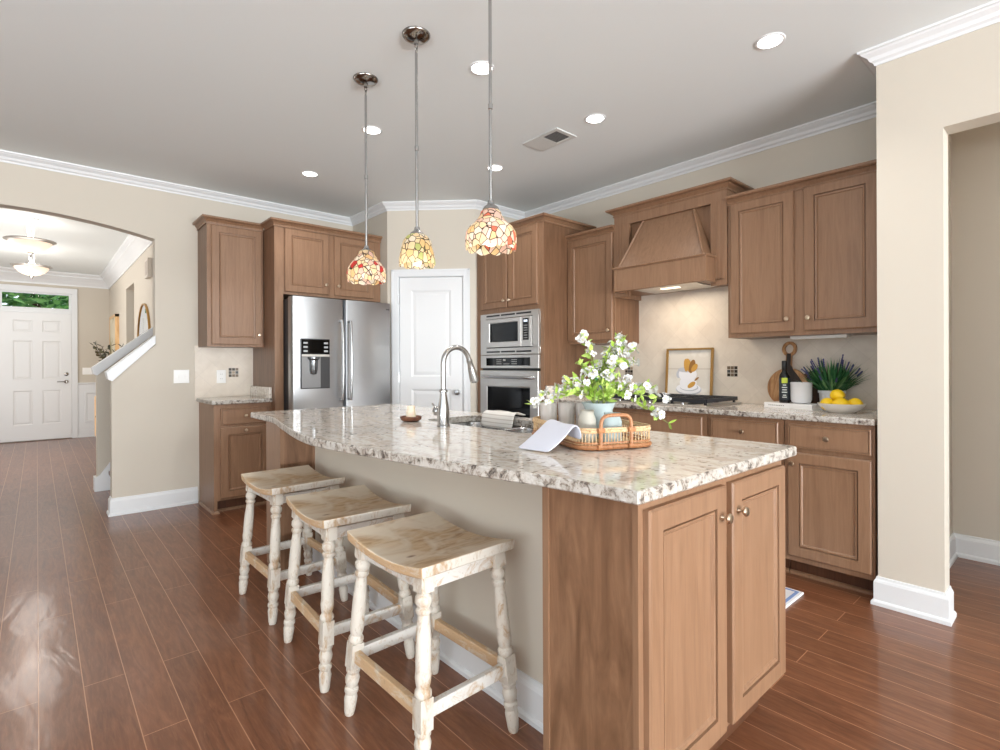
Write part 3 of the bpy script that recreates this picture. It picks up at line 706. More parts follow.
MB().box(ISX0+.02, 1.25, 3.10, 3.106, 0, .885).build('side_panel', M_PANEL, iw)
MB().box(ISX0-.002, ISX0+.02, 3.098, 3.118, 0, .885).box(ISX0-.002, ISX0+.006, 3.118, 3.342, 0, .885).box(1.236, 1.25, 3.094, 3.10, 0, .885).build('stile', M_WOOD, iw)
ctrl = [(.996, .668), (.985, .80), (.966, .945), (.938, 1.063), (.902, 1.247), (.868, 1.462), (.843, 1.632), (.818, 1.80), (.803, 1.95), (.803, 2.08), (.832, 2.30), (.905, 2.68), (.952, 2.90), (.963, 3.02)]
def catmull(P, k=4):
    P = [Vector(p) for p in P]; P = [2*P[0]-P[1]]+P+[2*P[-1]-P[-2]]; out = []
    for i in range(1, len(P)-2):
        for j in range(k):
            t = j/k; a, b, c, d = P[i-1:i+3]
            out.append(.5*(2*b+(c-a)*t+(2*a-5*b+4*c-d)*t*t+(3*b-a-3*c+d)*t**3))
    return out+[P[-2]]
edge = [(p.x, p.y) for p in catmull(ctrl)]
out = [(1.93, .664), (1.945, .68), (1.945, 3.355), (1.935, 3.368), (.975, 3.368), (.963, 3.355)] + edge[::-1] + [(1.004, .664)]
def rrect(x0, x1, y0, y1, r, n=5):
    pts = []
    for cx, cy, a0 in ((x1-r, y0+r, -90), (x1-r, y1-r, 0), (x0+r, y1-r, 90), (x0+r, y0+r, 180)):
        pts += [(cx+r*cos(radians(a0+90*k/n)), cy+r*sin(radians(a0+90*k/n))) for k in range(n+1)]
    return pts
ic = thing('countertop', 'island granite countertop with curved overhang and sink cutout', 'countertop', (1.4, 2.0, .885))
SX0, SX1, SY0, SY1 = 1.485, 1.845, 1.52, 2.28
slab(ic, 'slab', out, .885, .917, [rrect(SX0, SX1, SY0, SY1, .07)])
# sink
sk = thing('sink', 'double bowl stainless undermount sink set in the island', 'sink', (1.66, 1.9, .69))
def bowl(y0, y1):
    mb = MB(); rs = [rrect(SX0-.012, SX1+.012, y0, y1, .06), rrect(SX0-.006, SX1+.006, y0+.006, y1-.006, .06), rrect(SX0+.002, SX1-.002, y0+.014, y1-.014, .06), rrect(SX0+.03, SX1-.03, y0+.04, y1-.04, .05)]
    zs = [.8845, .880, .72, .695]; n = len(rs[0])
    for r, z in zip(rs, zs): mb.v += [Vector((x, y, z)) for x, y in r]
    for k in range(3):
        for i in range(n): mb.f.append((k*n+i, k*n+(i+1) % n, (k+1)*n+(i+1) % n, (k+1)*n+i)); mb.m.append(0)
    mb.f.append(tuple(range(3*n, 4*n))); mb.m.append(0)
    b = mb.build('bowl', M_SINK, sk, smooth=True)
    MB().lathe(T((SX0+SX1)/2, (y0+y1)/2, .696), [(.042, 0), (.04, .004), (.02, .002), (0, .002)], 20).build('drain', M_CHROME, b, smooth=True)
bowl(SY0-.012, 1.895); bowl(1.905, SY1+.012)
# faucet
fx, fy = 1.392, 1.965
fa = thing('faucet', 'brushed nickel gooseneck pull-down faucet behind the island sink', 'faucet', (fx, fy, .917))
MB().lathe(T(fx, fy, .917), [(0, 0), (.030, 0), (.030, .006), (.0265, .010), (.0275, .03), (.028, .06), (.025, .09), (.019, .125), (.0155, .148), (.0155, .155), (.020, .158), (.020, .164), (.015, .168), (.0125, .172), (0, .172)], 24).build('body', M_NICKEL, fa, smooth=True)
R_ = .076; zc = 1.204
pts = [(fx, fy, 1.08), (fx, fy, 1.14), (fx, fy, zc)]+[(fx+R_-R_*cos(a), fy, zc+R_*sin(a)) for a in [radians(12.4*k) for k in range(1, 14)]]
a = radians(161.2); pe = Vector((fx+R_-R_*cos(a), fy, zc+R_*sin(a))); td = Vector((sin(a), 0, cos(a))).normalized()
pts += [pe+td*.01]
MB().tube(pts, .0118, 14).build('spout', M_NICKEL, fa, smooth=True)
MB().lathe(AX(pe+td*.006, td), [(0, 0), (.0145, 0), (.0145, .012), (.0130, .016), (.018, .05), (.0225, .096), (.0225, .108), (.018, .113), (0, .113)], 18).build('spray_head', M_NICKEL, fa, smooth=True)
hb = MB().lathe(AX((fx, fy+.016, .985), (0, 1, 0)), [(0, 0), (.014, 0), (.014, .018), (.020, .024), (.022, .040), (.018, .046), (0, .048)], 18).build('handle_hub', M_NICKEL, fa, smooth=True)
MB().tube([(fx, fy+.048, .985), (fx-.004, fy+.058, 1.0), (fx-.02, fy+.062, 1.02)], [.006, .0055, .0045], 8).build('lever', M_NICKEL, fa, smooth=True)
# candle dish
cdh = MB().lathe(T(1.40, 2.255, .917), [(0, .001), (.034, 0), (.050, .008), (.054, .022), (.050, .026), (.044, .022), (.036, .012), (0, .011)], 24).build('candle_dish', wood('walnut', S(70, 40, 26), S(102, 60, 40), S(124, 78, 52), .4, (20, 20, 6)), smooth=True)
tag(cdh, 'round dark wooden dish under a candle on the island', 'dish')
cn = thing('candle', 'short cream pillar candle in the wooden dish on the island', 'candle', (1.40, 2.255, .929))
MB().lathe(T(1.40, 2.255, .929), [(0, 0), (.024, 0), (.023, .04), (.021, .041), (.0205, .05), (.019, .066), (.012, .063), (0, .062)], 20).build('wax', mat('candle_wax', S(238, 222, 200), .5, Subsurface_Weight=.2), cn, smooth=True)
MB().tube([(1.40, 2.255, .99), (1.401, 2.255, 1.002)], .001, 5).build('wick', M_BLACK, cn)
# folded towel over the sink edge
def strip(name, rows, m, th, label, cat, sub=2):
    n = len(rows[0]); mb = MB()
    for r in rows: mb.v += [Vector(p) for p in r]
    for i in range(len(rows)-1):
        for j in range(n-1): mb.f.append((i*n+j, i*n+j+1, (i+1)*n+j+1, (i+1)*n+j)); mb.m.append(0)
    o = mb.build(name, m, smooth=False)
    for p in o.data.polygons: p.use_smooth = True
    b = o.modifiers.new('solid', 'SOLIDIFY'); b.thickness = th; b.offset = 1
    b = o.modifiers.new('sub', 'SUBSURF'); b.levels = sub; b.render_levels = sub
    return tag(o, label, cat)
M_TOWEL = mat('striped_towel', S(226, 224, 220), .9); t_ = NT(M_TOWEL); wv = t_.n('ShaderNodeTexWave', bands_direction='Z'); wv.inputs['Scale'].default_value = 16; t_.l(t_.coords((1, .3, 1)), wv.inputs['Vector']); t_.base(t_.mix(t_.ramp(wv.outputs['Fac'], [(.8, BW(0)), (.95, BW(.6))]), S(228, 226, 222), S(170, 160, 152)))
rows = []
for k, (x, z) in enumerate([(1.815, .862), (1.822, .895), (1.832, .928), (1.855, .944), (1.885, .940), (1.925, .930), (1.94, .926)]):
    rows.append([(x+.004*sin(j*1.3+k), 1.955+.255*j/6+.004*k, z+(.004*sin(j*1.7+k*.6) if 1 < k < 6 else 0)) for j in range(7)])
strip('dish_towel', rows, M_TOWEL, .008, 'folded striped dish towel draped over the edge of the island sink', 'towel')

# ------------------------------------------------------------------ stools
def wash(name, base, under, sc, thr):
    m = mat(name, base, .6); t = NT(m); v = t.coords(sc)
    n = t.noise(v, 6, 6, .7, .8); n2 = t.noise(v, 30, 3, .6)
    c = t.mix(t.ramp(n, [(thr-.06, BW(0)), (thr+.08, BW(1))]), base, under)
    c = t.mix(t.ramp(n2, [(.60, BW(0)), (.72, BW(.5))]), c, S(150, 124, 98)); t.base(c); t.bump(n2, .15, .002); return m
M_WASH = wash('whitewash', S(204, 197, 186), S(172, 144, 114), (4, 4, 1.5), .57)
M_WASH2 = wash('whitewash_rail', S(208, 204, 198), S(180, 150, 116), (3, 3, 3), .57)
M_TAN = wash('bare_pine_rail', S(196, 164, 128), S(208, 194, 174), (5, 2, 5), .56)
def seat_mat():
    m = mat('pine_seat', S(196, 160, 118), .5); t = NT(m)
    v = t.coords((2.2, 9, 9)); g = t.noise(v, 3, 6, .6, 1.2); p = t.noise(t.coords((1, 1, 1)), 7, 3, .5, .6)
    c = t.ramp(g, [(.3, S(150, 116, 80)), (.5, S(188, 160, 126)), (.72, S(206, 184, 154))])
    c = t.mix(t.ramp(p, [(.42, BW(0)), (.58, BW(.85))]), c, S(212, 200, 182))
    vo = t.n('ShaderNodeTexVoronoi'); vo.inputs['Scale'].default_value = 4.5; t.l(t.coords((1, 1.6, 1)), vo.inputs['Vector'])
    c = t.mix(t.ramp(vo.outputs['Distance'], [(.03, BW(.85)), (.09, BW(0))]), c, S(104, 70, 44))
    t.base(c); t.bump(g, .1, .002); return m
M_SEAT = seat_mat()
def make_stool(name):
    t = thing(name, 'stool', 'stool', (0, 0, 0), 'saddle-seat stools along the island')
    hx, hy, zt = .182, .230, .630
    ny, nx = 14, 6; mb = MB(); top = []; bot = []
    for i in range(nx+1):
        for j in range(ny+1):
            x = -hx+2*hx*i/nx; y = -hy+2*hy*j/ny; q = (y/hy)**2
            z = zt-.030*(1-q)
            mb.v.append(Vector((x, y, z)))
    k = (nx+1)*(ny+1)
    for i in range(nx+1):
        for j in range(ny+1):
            x = -hx+2*hx*i/nx; y = -hy+2*hy*j/ny; q = (y/hy)**2
            mb.v.append(Vector((x*.985, y*.99, zt-.033-.024*(1-q))))
    id_ = lambda i, j: i*(ny+1)+j
    for i in range(nx):
        for j in range(ny):
            mb.f.append((id_(i, j), id_(i+1, j), id_(i+1, j+1), id_(i, j+1))); mb.f.append((k+id_(i, j), k+id_(i, j+1), k+id_(i+1, j+1), k+id_(i+1, j))); mb.m += [0, 0]
    for j in range(ny):
        for i in (0, nx): mb.f.append((id_(i, j), id_(i, j+1), k+id_(i, j+1), k+id_(i, j))); mb.m.append(2)
    for i in range(nx):
        for j in (0, ny): mb.f.append((id_(i, j), id_(i+1, j), k+id_(i+1, j), k+id_(i, j))); mb.m.append(1)
    mb.build('seat', [M_SEAT, M_WASH, M_TAN], t, smooth=True, local=True, bevel=.004)
    LEG = [(.0, 0), (.015, 0), (.018, .012), (.0225, .06), (.019, .075), (.0235, .082), (.0235, .094), (.018, .100), (.0225, .112), (.025, .128), (.020, .146), (.024, .153), (.024, .162), (.020, .166),
           None, (.020, .250), (.0255, .258), (.0255, .268), (.019, .278), (.0225, .292), (.0245, .310), (.0225, .330), (.0235, .350), (.0225, .42), (.0175, .478), (.0235, .486), (.0235, .494), (.018, .500), (.0255, .513), (.0255, .527), (.018, .538), (.022, .545)]
    tops = {}
    for sx in (-1, 1):
        for sy in (-1, 1):
            A = Vector((sx*.178, sy*.222, 0)); B = Vector((sx*.140, sy*.178, .598)); d = (B-A).normalized()
            Mx = AX(A, d); mb = MB()
            i = LEG.index(None); mb.lathe(Mx, LEG[1:i] if False else LEG[:i], 14); mb.lathe(Mx, LEG[i+1:], 14)
            for z0, z1, w in ((.164, .252, .0215), (.543, .604, .022)):
                vs = [Mx @ Vector((a*w, b*w, z)) for z in (z0, z1) for b in (-1, 1) for a in (-1, 1)]
                mb.add(vs, [(0, 2, 3, 1), (4, 5, 7, 6), (0, 1, 5, 4), (2, 6, 7, 3), (0, 4, 6, 2), (1, 3, 7, 5)])
            mb.build('leg', M_WASH, t, smooth=True, local=True)
            tops[sx, sy] = (A+d*.208, A+d*.565)
    def rail(a, b, w, h, nm, m):
        d = (b-a); U = d.normalized(); N = U.cross(ZV).normalized()
        mb = MB().obox(a, U, ZV, N, .0, d.length, -h/2, h/2, -w/2, w/2); mb.build(nm, m, t, local=True, bevel=.003)
    for p, q, m in (((-1, -1), (-1, 1), M_TAN), ((1, -1), (1, 1), M_TAN), ((-1, -1), (1, -1), M_WASH2), ((-1, 1), (1, 1), M_WASH2)):
        rail(tops[p][0], tops[q][0], .022, .040, 'stretcher', m)
        rail(tops[p][1], tops[q][1], .018, .042, 'apron', M_WASH2)
    return t
st = make_stool('bar_stool')
st.location = (.982, 1.475, 0); st['label'] = 'whitewashed bar stool nearest the island end cabinet, fully in front of the others'; st.rotation_euler = (0, 0, radians(1))
dup(st, (.978, 2.085, 0), 'whitewashed bar stool in the middle, between two other stools at the island', radians(-3))
dup(st, (.988, 2.745, 0), 'whitewashed bar stool farthest along the island, next to the fridge end', radians(1))

# ------------------------------------------------------------------ lamps
def stained(name, seed, cols):
    m = bpy.data.materials.new(name); m.use_nodes = True; m.node_tree.nodes['Principled BSDF'].name = 'P'; t = NT(m); p = t.p
    tc = t.n('ShaderNodeTexCoord'); mp = t.n('ShaderNodeMapping'); mp.inputs['Location'].default_value = (seed, seed*2, 0); mp.inputs['Scale'].default_value = (1, 1, .8); t.l(tc.outputs['Object'], mp.inputs[0])
    va = t.n('ShaderNodeTexVoronoi', feature='F1'); va.inputs['Scale'].default_value = 40; t.l(mp.outputs[0], va.inputs['Vector'])
    ve = t.n('ShaderNodeTexVoronoi', feature='DISTANCE_TO_EDGE'); ve.inputs['Scale'].default_value = 40; t.l(mp.outputs[0], ve.inputs['Vector'])
    s = t.n('ShaderNodeSeparateColor'); t.l(va.outputs['Color'], s.inputs[0])
    c = t.ramp(s.outputs[0], [(i/len(cols), q) for i, q in enumerate(cols)], 'CONSTANT')
    c = t.mix(t.ramp(ve.outputs['Distance'], [(.035, BW(1)), (.06, BW(0))]), c, S(70, 56, 44))
    t.base(c); p.inputs['Roughness'].default_value = .35
    tr = t.n('ShaderNodeBsdfTranslucent'); t.l(c, tr.inputs[0]); mx = t.n('ShaderNodeMixShader'); mx.inputs[0].default_value = .62
    t.l(p.outputs[0], mx.inputs[1]); t.l(tr.outputs[0], mx.inputs[2]); t.l(mx.outputs[0], t.t.nodes['Material Output'].inputs[0]); return m
cream = S(248, 228, 192); amber = S(246, 212, 158); pink = S(244, 212, 200); red = S(206, 60, 60); white = S(250, 242, 230); green = S(196, 206, 136)
def pendant(x, y, label, prof, m, scal, nsc):
    t = thing('pendant_lamp', label, 'pendant lamp', (x, y, 1.63), 'pendant lamps over the island')
    MB().lathe(T(x, y, CZ), [(0, 0), (.066, 0), (.066, -.004), (.060, -.012), (.042, -.022), (.012, -.027), (.010, -.045), (0, -.046)], 28).build('canopy', M_CHROME, t, smooth=True)
    mb = MB()
    for k, (z, ang) in enumerate(((-.055, 0), (-.075, 90))):
        mb.tube([(x+.007*cos(a)*cos(radians(ang)), y+.007*cos(a)*sin(radians(ang)), CZ+z+.014*sin(a)) for a in [2*pi*i/10 for i in range(10)]], .0022, 6, closed=True)
    mb.build('chain_link', M_CHROME, t, smooth=True)
    MB().lathe(T(x, y, 0), [(0, 1.84), (.0065, 1.84), (.0065, 2.20), (.009, 2.202), (.009, 2.222), (.0065, 2.224), (.0065, 2.655), (0, 2.655)], 12).build('rod', M_NICKEL, t, smooth=True)
    MB().lathe(T(x, y, 0), [(0, 1.842), (.012, 1.842), (.014, 1.828), (.030, 1.816), (.033, 1.806), (0, 1.804)], 20).build('shade_cap', M_NICKEL, t, smooth=True)
    zb = prof[-1][1]
    def wob(r, z, a):
        k = max(0, 1-(z-zb)/.035); return r*(1+.02*k*cos(nsc*a)), z-scal*k*abs(cos(nsc*a/2))
    MB().lathe(T(x, y, 0), prof, 64, wob=wob).build('shade', m, t, smooth=True)
    MB().lathe(T(x, y, 0), [(0, 1.73), (.012, 1.728), (.024, 1.705), (.026, 1.69), (.018, 1.668), (0, 1.662)], 16).build('bulb', M_BULB, t, smooth=True)
    l = point('pendant_bulb_light', (x, y, 1.655), .42, (1, .86, .66), .02)
    return t
pendant(1.335, 2.592, 'farthest pendant lamp, flared stained-glass shade with red blossoms near the fridge', [(.030, 1.816), (.040, 1.809), (.043, 1.795), (.066, 1.765), (.088, 1.735), (.098, 1.715), (.104, 1.690), (.100, 1.662), (.096, 1.652)], stained('stained_red', 3, [cream, pink, cream, amber, white, red, cream, pink, white, cream]), .008, 10)
pendant(1.335, 2.09, 'middle pendant lamp, dome stained-glass shade in cream and green', [(.034, 1.808), (.050, 1.798), (.064, 1.778), (.073, 1.745), (.080, 1.710), (.084, 1.685), (.083, 1.668)], stained('stained_green', 11, [cream, white, amber, cream, green, cream, white]), .008, 8)
pendant(1.338, 1.562, 'nearest pendant lamp, waisted stained-glass shade with pink and orange petals', [(.034, 1.803), (.040, 1.796), (.044, 1.782), (.062, 1.757), (.086, 1.737), (.098, 1.716), (.101, 1.694), (.099, 1.668), (.096, 1.656)], stained('stained_pink', 6, [cream, pink, white, amber, cream, S(228, 120, 96), pink, cream, white, pink]), .010, 10)

def can(x, y, label):
    t = thing('recessed_light', label, 'ceiling light', (x, y, CZ), 'recessed lights in the kitchen ceiling')
    MB().lathe(T(x, y, CZ), [(.053, -.001), (.056, -.005), (.064, -.004), (.067, 0), (.053, 0)], 32).build('trim_ring', M_TRIM, t, smooth=True)
    MB().lathe(T(x, y, CZ), [(0, -.003), (.052, -.003), (.0535, -.001)], 32).build('lens', M_LENS, t, smooth=True)
    l = bpy.data.lights.new('recessed_light_beam', 'SPOT'); l.energy = 22; l.color = (1, .96, .91); l.spot_size = radians(125); l.spot_blend = .8; l.shadow_soft_size = .06
    o = bpy.data.objects.new('recessed_light_beam', l); COL.objects.link(o); o.location = (x, y, CZ-.02)
can(1.655, 4.172, 'recessed ceiling light above the refrigerator')
can(1.655, 3.129, 'recessed ceiling light just past the farthest pendant canopy')
can(1.742, 2.10, 'recessed ceiling light beside the nearest pendant rod')
can(2.70, 3.10, 'recessed ceiling light in front of the pantry corner')
can(2.636, 2.065, 'recessed ceiling light beside the air vent')
can(2.636, 1.017, 'recessed ceiling light nearest the doorway wall')
vt = thing('air_vent', 'white rectangular ceiling air vent with dark grille', 'vent', (2.65, 2.47, CZ))
mb = MB(); vx0, vx1, vy0, vy1 = 2.545, 2.742, 2.305, 2.625
for a in ((vx0, vx1, vy0, vy0+.03), (vx0, vx0+.03, vy0+.03, 2.46), (vx1-.03, vx1, vy0+.03, 2.46), (vx0, vx1, 2.46, vy1)): mb.box(a[0], a[1], a[2], a[3], CZ-.007, CZ)
mb.build('frame', mat('vent_white', S(212, 214, 212), .6), vt, bevel=.002)
MB().box(vx0+.03, vx1-.03, vy0+.03, 2.46, CZ-.003, CZ).build('backing', mat('vent_shadow', S(90, 90, 88), .8), vt)
mb = MB()
for k in range(9): mb.obox((vx0+.03, vy0+.034+.0145*k, CZ-.006), (1, 0, 0), (0, .8, .6), (0, -.6, .8), 0, .137, 0, .008, 0, .001)
mb.build('grille', mat('vent_grey', S(150, 150, 148), .6), vt)
# under-cabinet light
uc = thing('under_cabinet_light', 'slim white under-cabinet light bar below the double wall cabinet', 'light', (3.6, 1.105, 1.35))
MB().box(3.56, 3.63, .95, 1.26, 1.352, 1.368).build('housing', M_PLATE, uc, bevel=.002)
MB().box(3.568, 3.622, .96, 1.25, 1.350, 1.352).build('diffuser', M_PLATE, uc)

# foyer bowl lights
def bowl_light(y, label):
    x = -.045; t = thing('bowl_light', label, 'ceiling light', (x, y, CZ), 'semi-flush bowl lights in the foyer')
    MB().lathe(T(x, y, CZ), [(0, 0), (.075, 0), (.075, -.01), (.05, -.022), (.014, -.03), (.012, -.06), (0, -.06)], 24).build('canopy', M_TRIM, t, smooth=True)
    mb = MB()
    for k in range(3):
        a = 2*pi*k/3+.4; mb.tube([(x+.012*cos(a), y+.012*sin(a), CZ-.05), (x+.03*cos(a), y+.03*sin(a), CZ-.11), (x+.02*cos(a), y+.02*sin(a), CZ-.17), (x+.05*cos(a), y+.05*sin(a), CZ-.23)], .006, 6)
    mb.build('scroll_arms', M_TRIM, t, smooth=True)
    MB().lathe(T(x, y, CZ), [(0, -.222), (.15, -.228), (.19, -.222), (.212, -.226), (.212, -.234), (.19, -.24), (.178, -.25), (0, -.24)], 32).build('rim', mat('satin_nickel', S(176, 172, 168), .35, .7), t, smooth=True)
    MB().lathe(T(x, y, CZ), [(.18, -.242), (.166, -.272), (.134, -.31), (.09, -.338), (.04, -.354), (0, -.357)], 32).build('glass_bowl', M_BOWL, t, smooth=True)
    MB().lathe(T(x, y, CZ), [(0, -.354), (.026, -.354), (.026, -.364), (.012, -.38), (.006, -.40), (0, -.402)], 16).build('finial', M_NICKEL, t, smooth=True)
    point('bowl_bulb_light', (x, y, CZ-.16), 7, (1, .93, .85), .08)
    point('bowl_glow_light', (x, y, CZ-.62), 9, (1, .94, .88), .24)
bowl_light(7.35, 'nearer alabaster bowl ceiling light in the foyer')
bowl_light(9.20, 'farther alabaster bowl ceiling light in the foyer, close to the front door')

# ------------------------------------------------------------------ plates, mosaic accents
def plate(name, label, cat, c, U, N, w, h, kind):
    t = thing(name, label, cat, c)
    c = Vector(c); O = c-Vector(U)*w/2-ZV*h/2
    MB().panel(O, U, ZV, N, w, h, .006, [], [], edge=.003).build('cover', M_PLATE, t)
    if kind == 'outlet':
        for dz in (-.02, .02):
            a = MB().obox(c+ZV*dz, U, ZV, N, -.016, .016, -.013, .013, .006, .008).build('socket', M_PLATE, t, bevel=.001)
            MB().obox(c+ZV*dz, U, ZV, N, -.007, -.005, -.004, .006, .008, .0085).obox(c+ZV*dz, U, ZV, N, .005, .007, -.004, .006, .008, .0085).build('slot', M_GREY, a)
    else:
        for k in range(kind):
            u = (k-(kind-1)/2)*.046; MB().obox(c, U, ZV, N, u-.005, u+.005, -.011, .011, .006, .014).build('toggle', M_PLATE, t, bevel=.001)
plate('switch_plate', 'white double light switch plate on the arch wall', 'switch', (.934, Yw, 1.107), xU, nY, .117, .115, 2)
plate('outlet', 'white wall outlet on the tiles above the short worktop', 'outlet', (1.243, Yw-.008, 1.101), xU, nY, .075, .117, 'outlet')
plate('switch_plate', 'white triple switch plate beside the front door', 'switch', (.655, YF, 1.115), xU, nY, .155, .117, 3)
MT = [mat('mosaic_%d' % i, c, .15) for i, c in enumerate((S(60, 52, 46), S(120, 104, 88), S(168, 150, 130), S(84, 84, 84), S(206, 194, 178)))]
def mosaic(c, U, N, w):
    mb = MB()
    for i in range(3):
        for j in range(3):
            mb.obox(c, U, ZV, N, -w/2+w/3*i+.002, -w/2+w/3*(i+1)-.002, -w/2+w/3*j+.002, -w/2+w/3*(j+1)-.002, 0, .0025, random.choice((0, 0, 1, 2, 3, 3, 1)))
    struct(mb.build('trim_mosaic', MT))
mosaic((Xw-.008, 1.722, 1.142), yU, nX, .078); mosaic((Xw-.008, 2.605, 1.135), yU, nX, .078); mosaic((Xw-.008, .765, 1.142), yU, nX, .078); mosaic((1.345, Yw-.008, 1.136), xU, nY, .085)

# ------------------------------------------------------------------ things on the range-wall worktop
ck = thing('gas_cooktop', 'stainless gas cooktop with black grates under the range hood', 'cooktop', (3.46, 2.05, .917))
MB().box(3.20, 3.70, 1.625, 2.475, .917, .928).build('tray', M_STEELH, ck, bevel=.003)
for k in range(3):
    ya = 1.645+.272*k; yb = ya+.262; mb = MB(); zt = .968
    for y in (ya, yb): mb.box(3.225, 3.665, y-.007, y+.007, .944, zt)
    for x in (3.225, 3.665): mb.box(x-.007, x+.007, ya, yb, .944, zt)
    for x in (3.30, 3.37, 3.445, 3.52, 3.59): mb.box(x-.005, x+.005, ya, yb, .952, zt)
    mb.box(3.225, 3.665, (ya+yb)/2-.005, (ya+yb)/2+.005, .952, zt)
    for x in (3.24, 3.65):
        for y in (ya+.012, yb-.012): mb.box(x-.007, x+.007, y-.007, y+.007, .928, .946)
    mb.build('grate', M_IRON, ck)
    for x in (3.335, 3.555):
        if k == 1 and x > 3.4: continue
        MB().lathe(T(x, (ya+yb)/2, .928), [(.05, 0), (.05, .004), (.034, .008), (.034, .016), (.03, .019), (0, .019)], 20).build('burner', M_IRON, ck, smooth=True)
for k in range(5):
    MB().lathe(T(3.213, 1.80+.125*k, .928), [(0, 0), (.009, 0), (.009, .014), (.007, .017), (0, .017)], 12).build('control_knob', M_NICKEL, ck, smooth=True)

# framed print leaning on the tiles
fp = thing('framed_print', 'gold framed teacup print leaning on the backsplash behind the cooktop', 'picture', (3.745, 2.045, .917))
FO = Vector((3.735, 2.235, .917)); FV = Vector((.030, 0, .395)).normalized(); FNn = Vector((-FV.z, 0, FV.x)); fw, fh = .38, .40
mb = MB()
for u0, u1, v0, v1 in ((0, fw, 0, .013), (0, fw, fh-.013, fh), (0, .013, 0, fh), (fw-.013, fw, 0, fh)): mb.obox(FO, yU, FV, FNn, u0, u1, v0, v1, 0, .022)
mb.build('frame', M_GOLD, fp, bevel=.002)
M_ART = speckled('print_paper', S(214, 208, 198), S(226, 222, 214), .6, 5, .5)
pp = MB().obox(FO, yU, FV, FNn, .013, fw-.013, .013, fh-.013, .002, .006).build('print', M_ART, fp)
def disc(mb, u, v, a, b, n0, th, mi, seg=24, rot=0, a0=0, a1=2*pi):
    pts = [(u+a*cos(a0+(a1-a0)*k/seg)*cos(rot)-b*sin(a0+(a1-a0)*k/seg)*sin(rot), v+a*cos(a0+(a1-a0)*k/seg)*sin(rot)+b*sin(a0+(a1-a0)*k/seg)*cos(rot)) for k in range(seg)]
    mb.prism([pts], lambda p, q, w: FO+Vector(yU)*p+FV*q+FNn*w, n0, n0+th, mi)
mb = MB(); ar = [mat('print_shelf', S(196, 186, 174), .6), mat('print_cup', S(236, 236, 240), .5), mat('print_shade', S(190, 192, 200), .5), mat('print_gold', S(200, 152, 70), .5), mat('print_brown', S(146, 102, 50), .5)]
mb.obox(FO, yU, FV, FNn, .014, fw-.014, .238, .246, .006, .0063, 0)
disc(mb, .19, .085, .105, .045, .006, .0004, 2); disc(mb, .188, .092, .1, .04, .0064, .0004, 1); disc(mb, .195, .10, .075, .028, .0068, .0004, 2); disc(mb, .19, .105, .07, .026, .0072, .0004, 1)
disc(mb, .185, .135, .07, .048, .0076, .0004, 1); disc(mb, .18, .20, .075, .055, .008, .0004, 1); disc(mb, .17, .235, .072, .02, .0084, .0004, 2)
disc(mb, .19, .265, .024, .06, .0088, .0004, 3, rot=.35); disc(mb, .215, .262, .024, .052, .0092, .0004, 4, rot=-.25); disc(mb, .165, .27, .018, .05, .0092, .0004, 3, rot=.1); disc(mb, .235, .25, .02, .035, .0096, .0004, 3, rot=-.6)
disc(mb, .215, .12, .036, .018, .0088, .0004, 3, rot=.6); disc(mb, .255, .165, .022, .007, .0088, .0004, 4, rot=.7); disc(mb, .105, .20, .02, .03, .0066, .0004, 2)
mb.build('picture_motif', ar, pp)

bk = thing('book', 'thick white book lying flat under the bottle and canister', 'book', (3.55, 1.25, .917))
BU = Vector((-.22, -.975, 0)).normalized(); BV = Vector((.975, -.22, 0)).normalized(); BO = Vector((3.53, 1.405, .917))
MB().obox(BO, BU, BV, ZV, 0, .31, 0, .14, 0, .0035).obox(BO, BU, BV, ZV, 0, .31, 0, .14, .0285, .032).obox(BO, BU, BV, ZV, 0, .31, -.002, .002, 0, .032).build('cover', M_CER, bk, bevel=.001)
MB().obox(BO, BU, BV, ZV, .004, .306, .003, .137, .0035, .0285).build('pages', M_PAPER, bk)
mb = MB()
for k in range(9): mb.obox(BO, BU, ZV, -BV, .03+.012*k, .038+.012*k, .014, .0185, .002, .0024)
mb.build('spine_lettering', M_INK, bk)
bz = .949
M_OLIVE = wood('olive_wood', S(120, 78, 44), S(172, 124, 78), S(206, 164, 116), .45, (3, 12, 2.4), contrast=1.3)
def paddle(name, label, c, r, sy, hlen, ring, m, lean, th=.016, ang=0):
    """round board on edge leaning on the tiles; built in the y-z plane"""
    t = thing(name, label, 'cutting board', (c[0], c[1], bz))
    P = lambda u, v, w: (c[0]+lean*v/.4+w, c[1]-u*cos(ang)-v*0, bz-.032+v)
    t.location = (c[0], c[1], bz-.032)
    pts = []
    n = 48
    for k in range(n+1):
        a = radians(-250+320*k/n); pts.append((r*sy*cos(a), r+r*sin(a)))
    nk = .018
    body = [(max(-r*sy, min(r*sy, u)), v) for u, v in pts]
    # disc of the board
    ell = [(r*sy*cos(2*pi*k/n), r*(1+sin(2*pi*k/n))) for k in range(n)]
    mb = MB().prism([ell], P, 0, th)
    mb.prism([[(-nk-.012, 2*r-.025), (nk+.012, 2*r-.025), (nk, 2*r+.02), (nk, 2*r+hlen), (-nk, 2*r+hlen), (-nk, 2*r+.02)]], P, .0005, th-.0005)
    mb.build('board', m, t)
    rc = 2*r+hlen+ring-.008
    ro = [(ring*cos(2*pi*k/28)*.95, rc+ring*1.05*sin(2*pi*k/28)) for k in range(28)]; ri = [(ring*.55*cos(2*pi*k/28), rc+ring*.62*sin(2*pi*k/28)) for k in range(28)]
    MB().prism([ro, ri], P, 0, th).build('handle', m, t)
    return t
bd = paddle('cutting_board', 'round olive-wood cutting board with a ring handle leaning on the tiles', (3.685, 1.328, 0), .125, 1.0, .088, .047, M_OLIVE, .055)
M_BARK_SHADOW = wood('bark_shadow_dark', S(22, 16, 14), S(36, 26, 22), S(60, 40, 30), .5, (3, 12, 2.4))
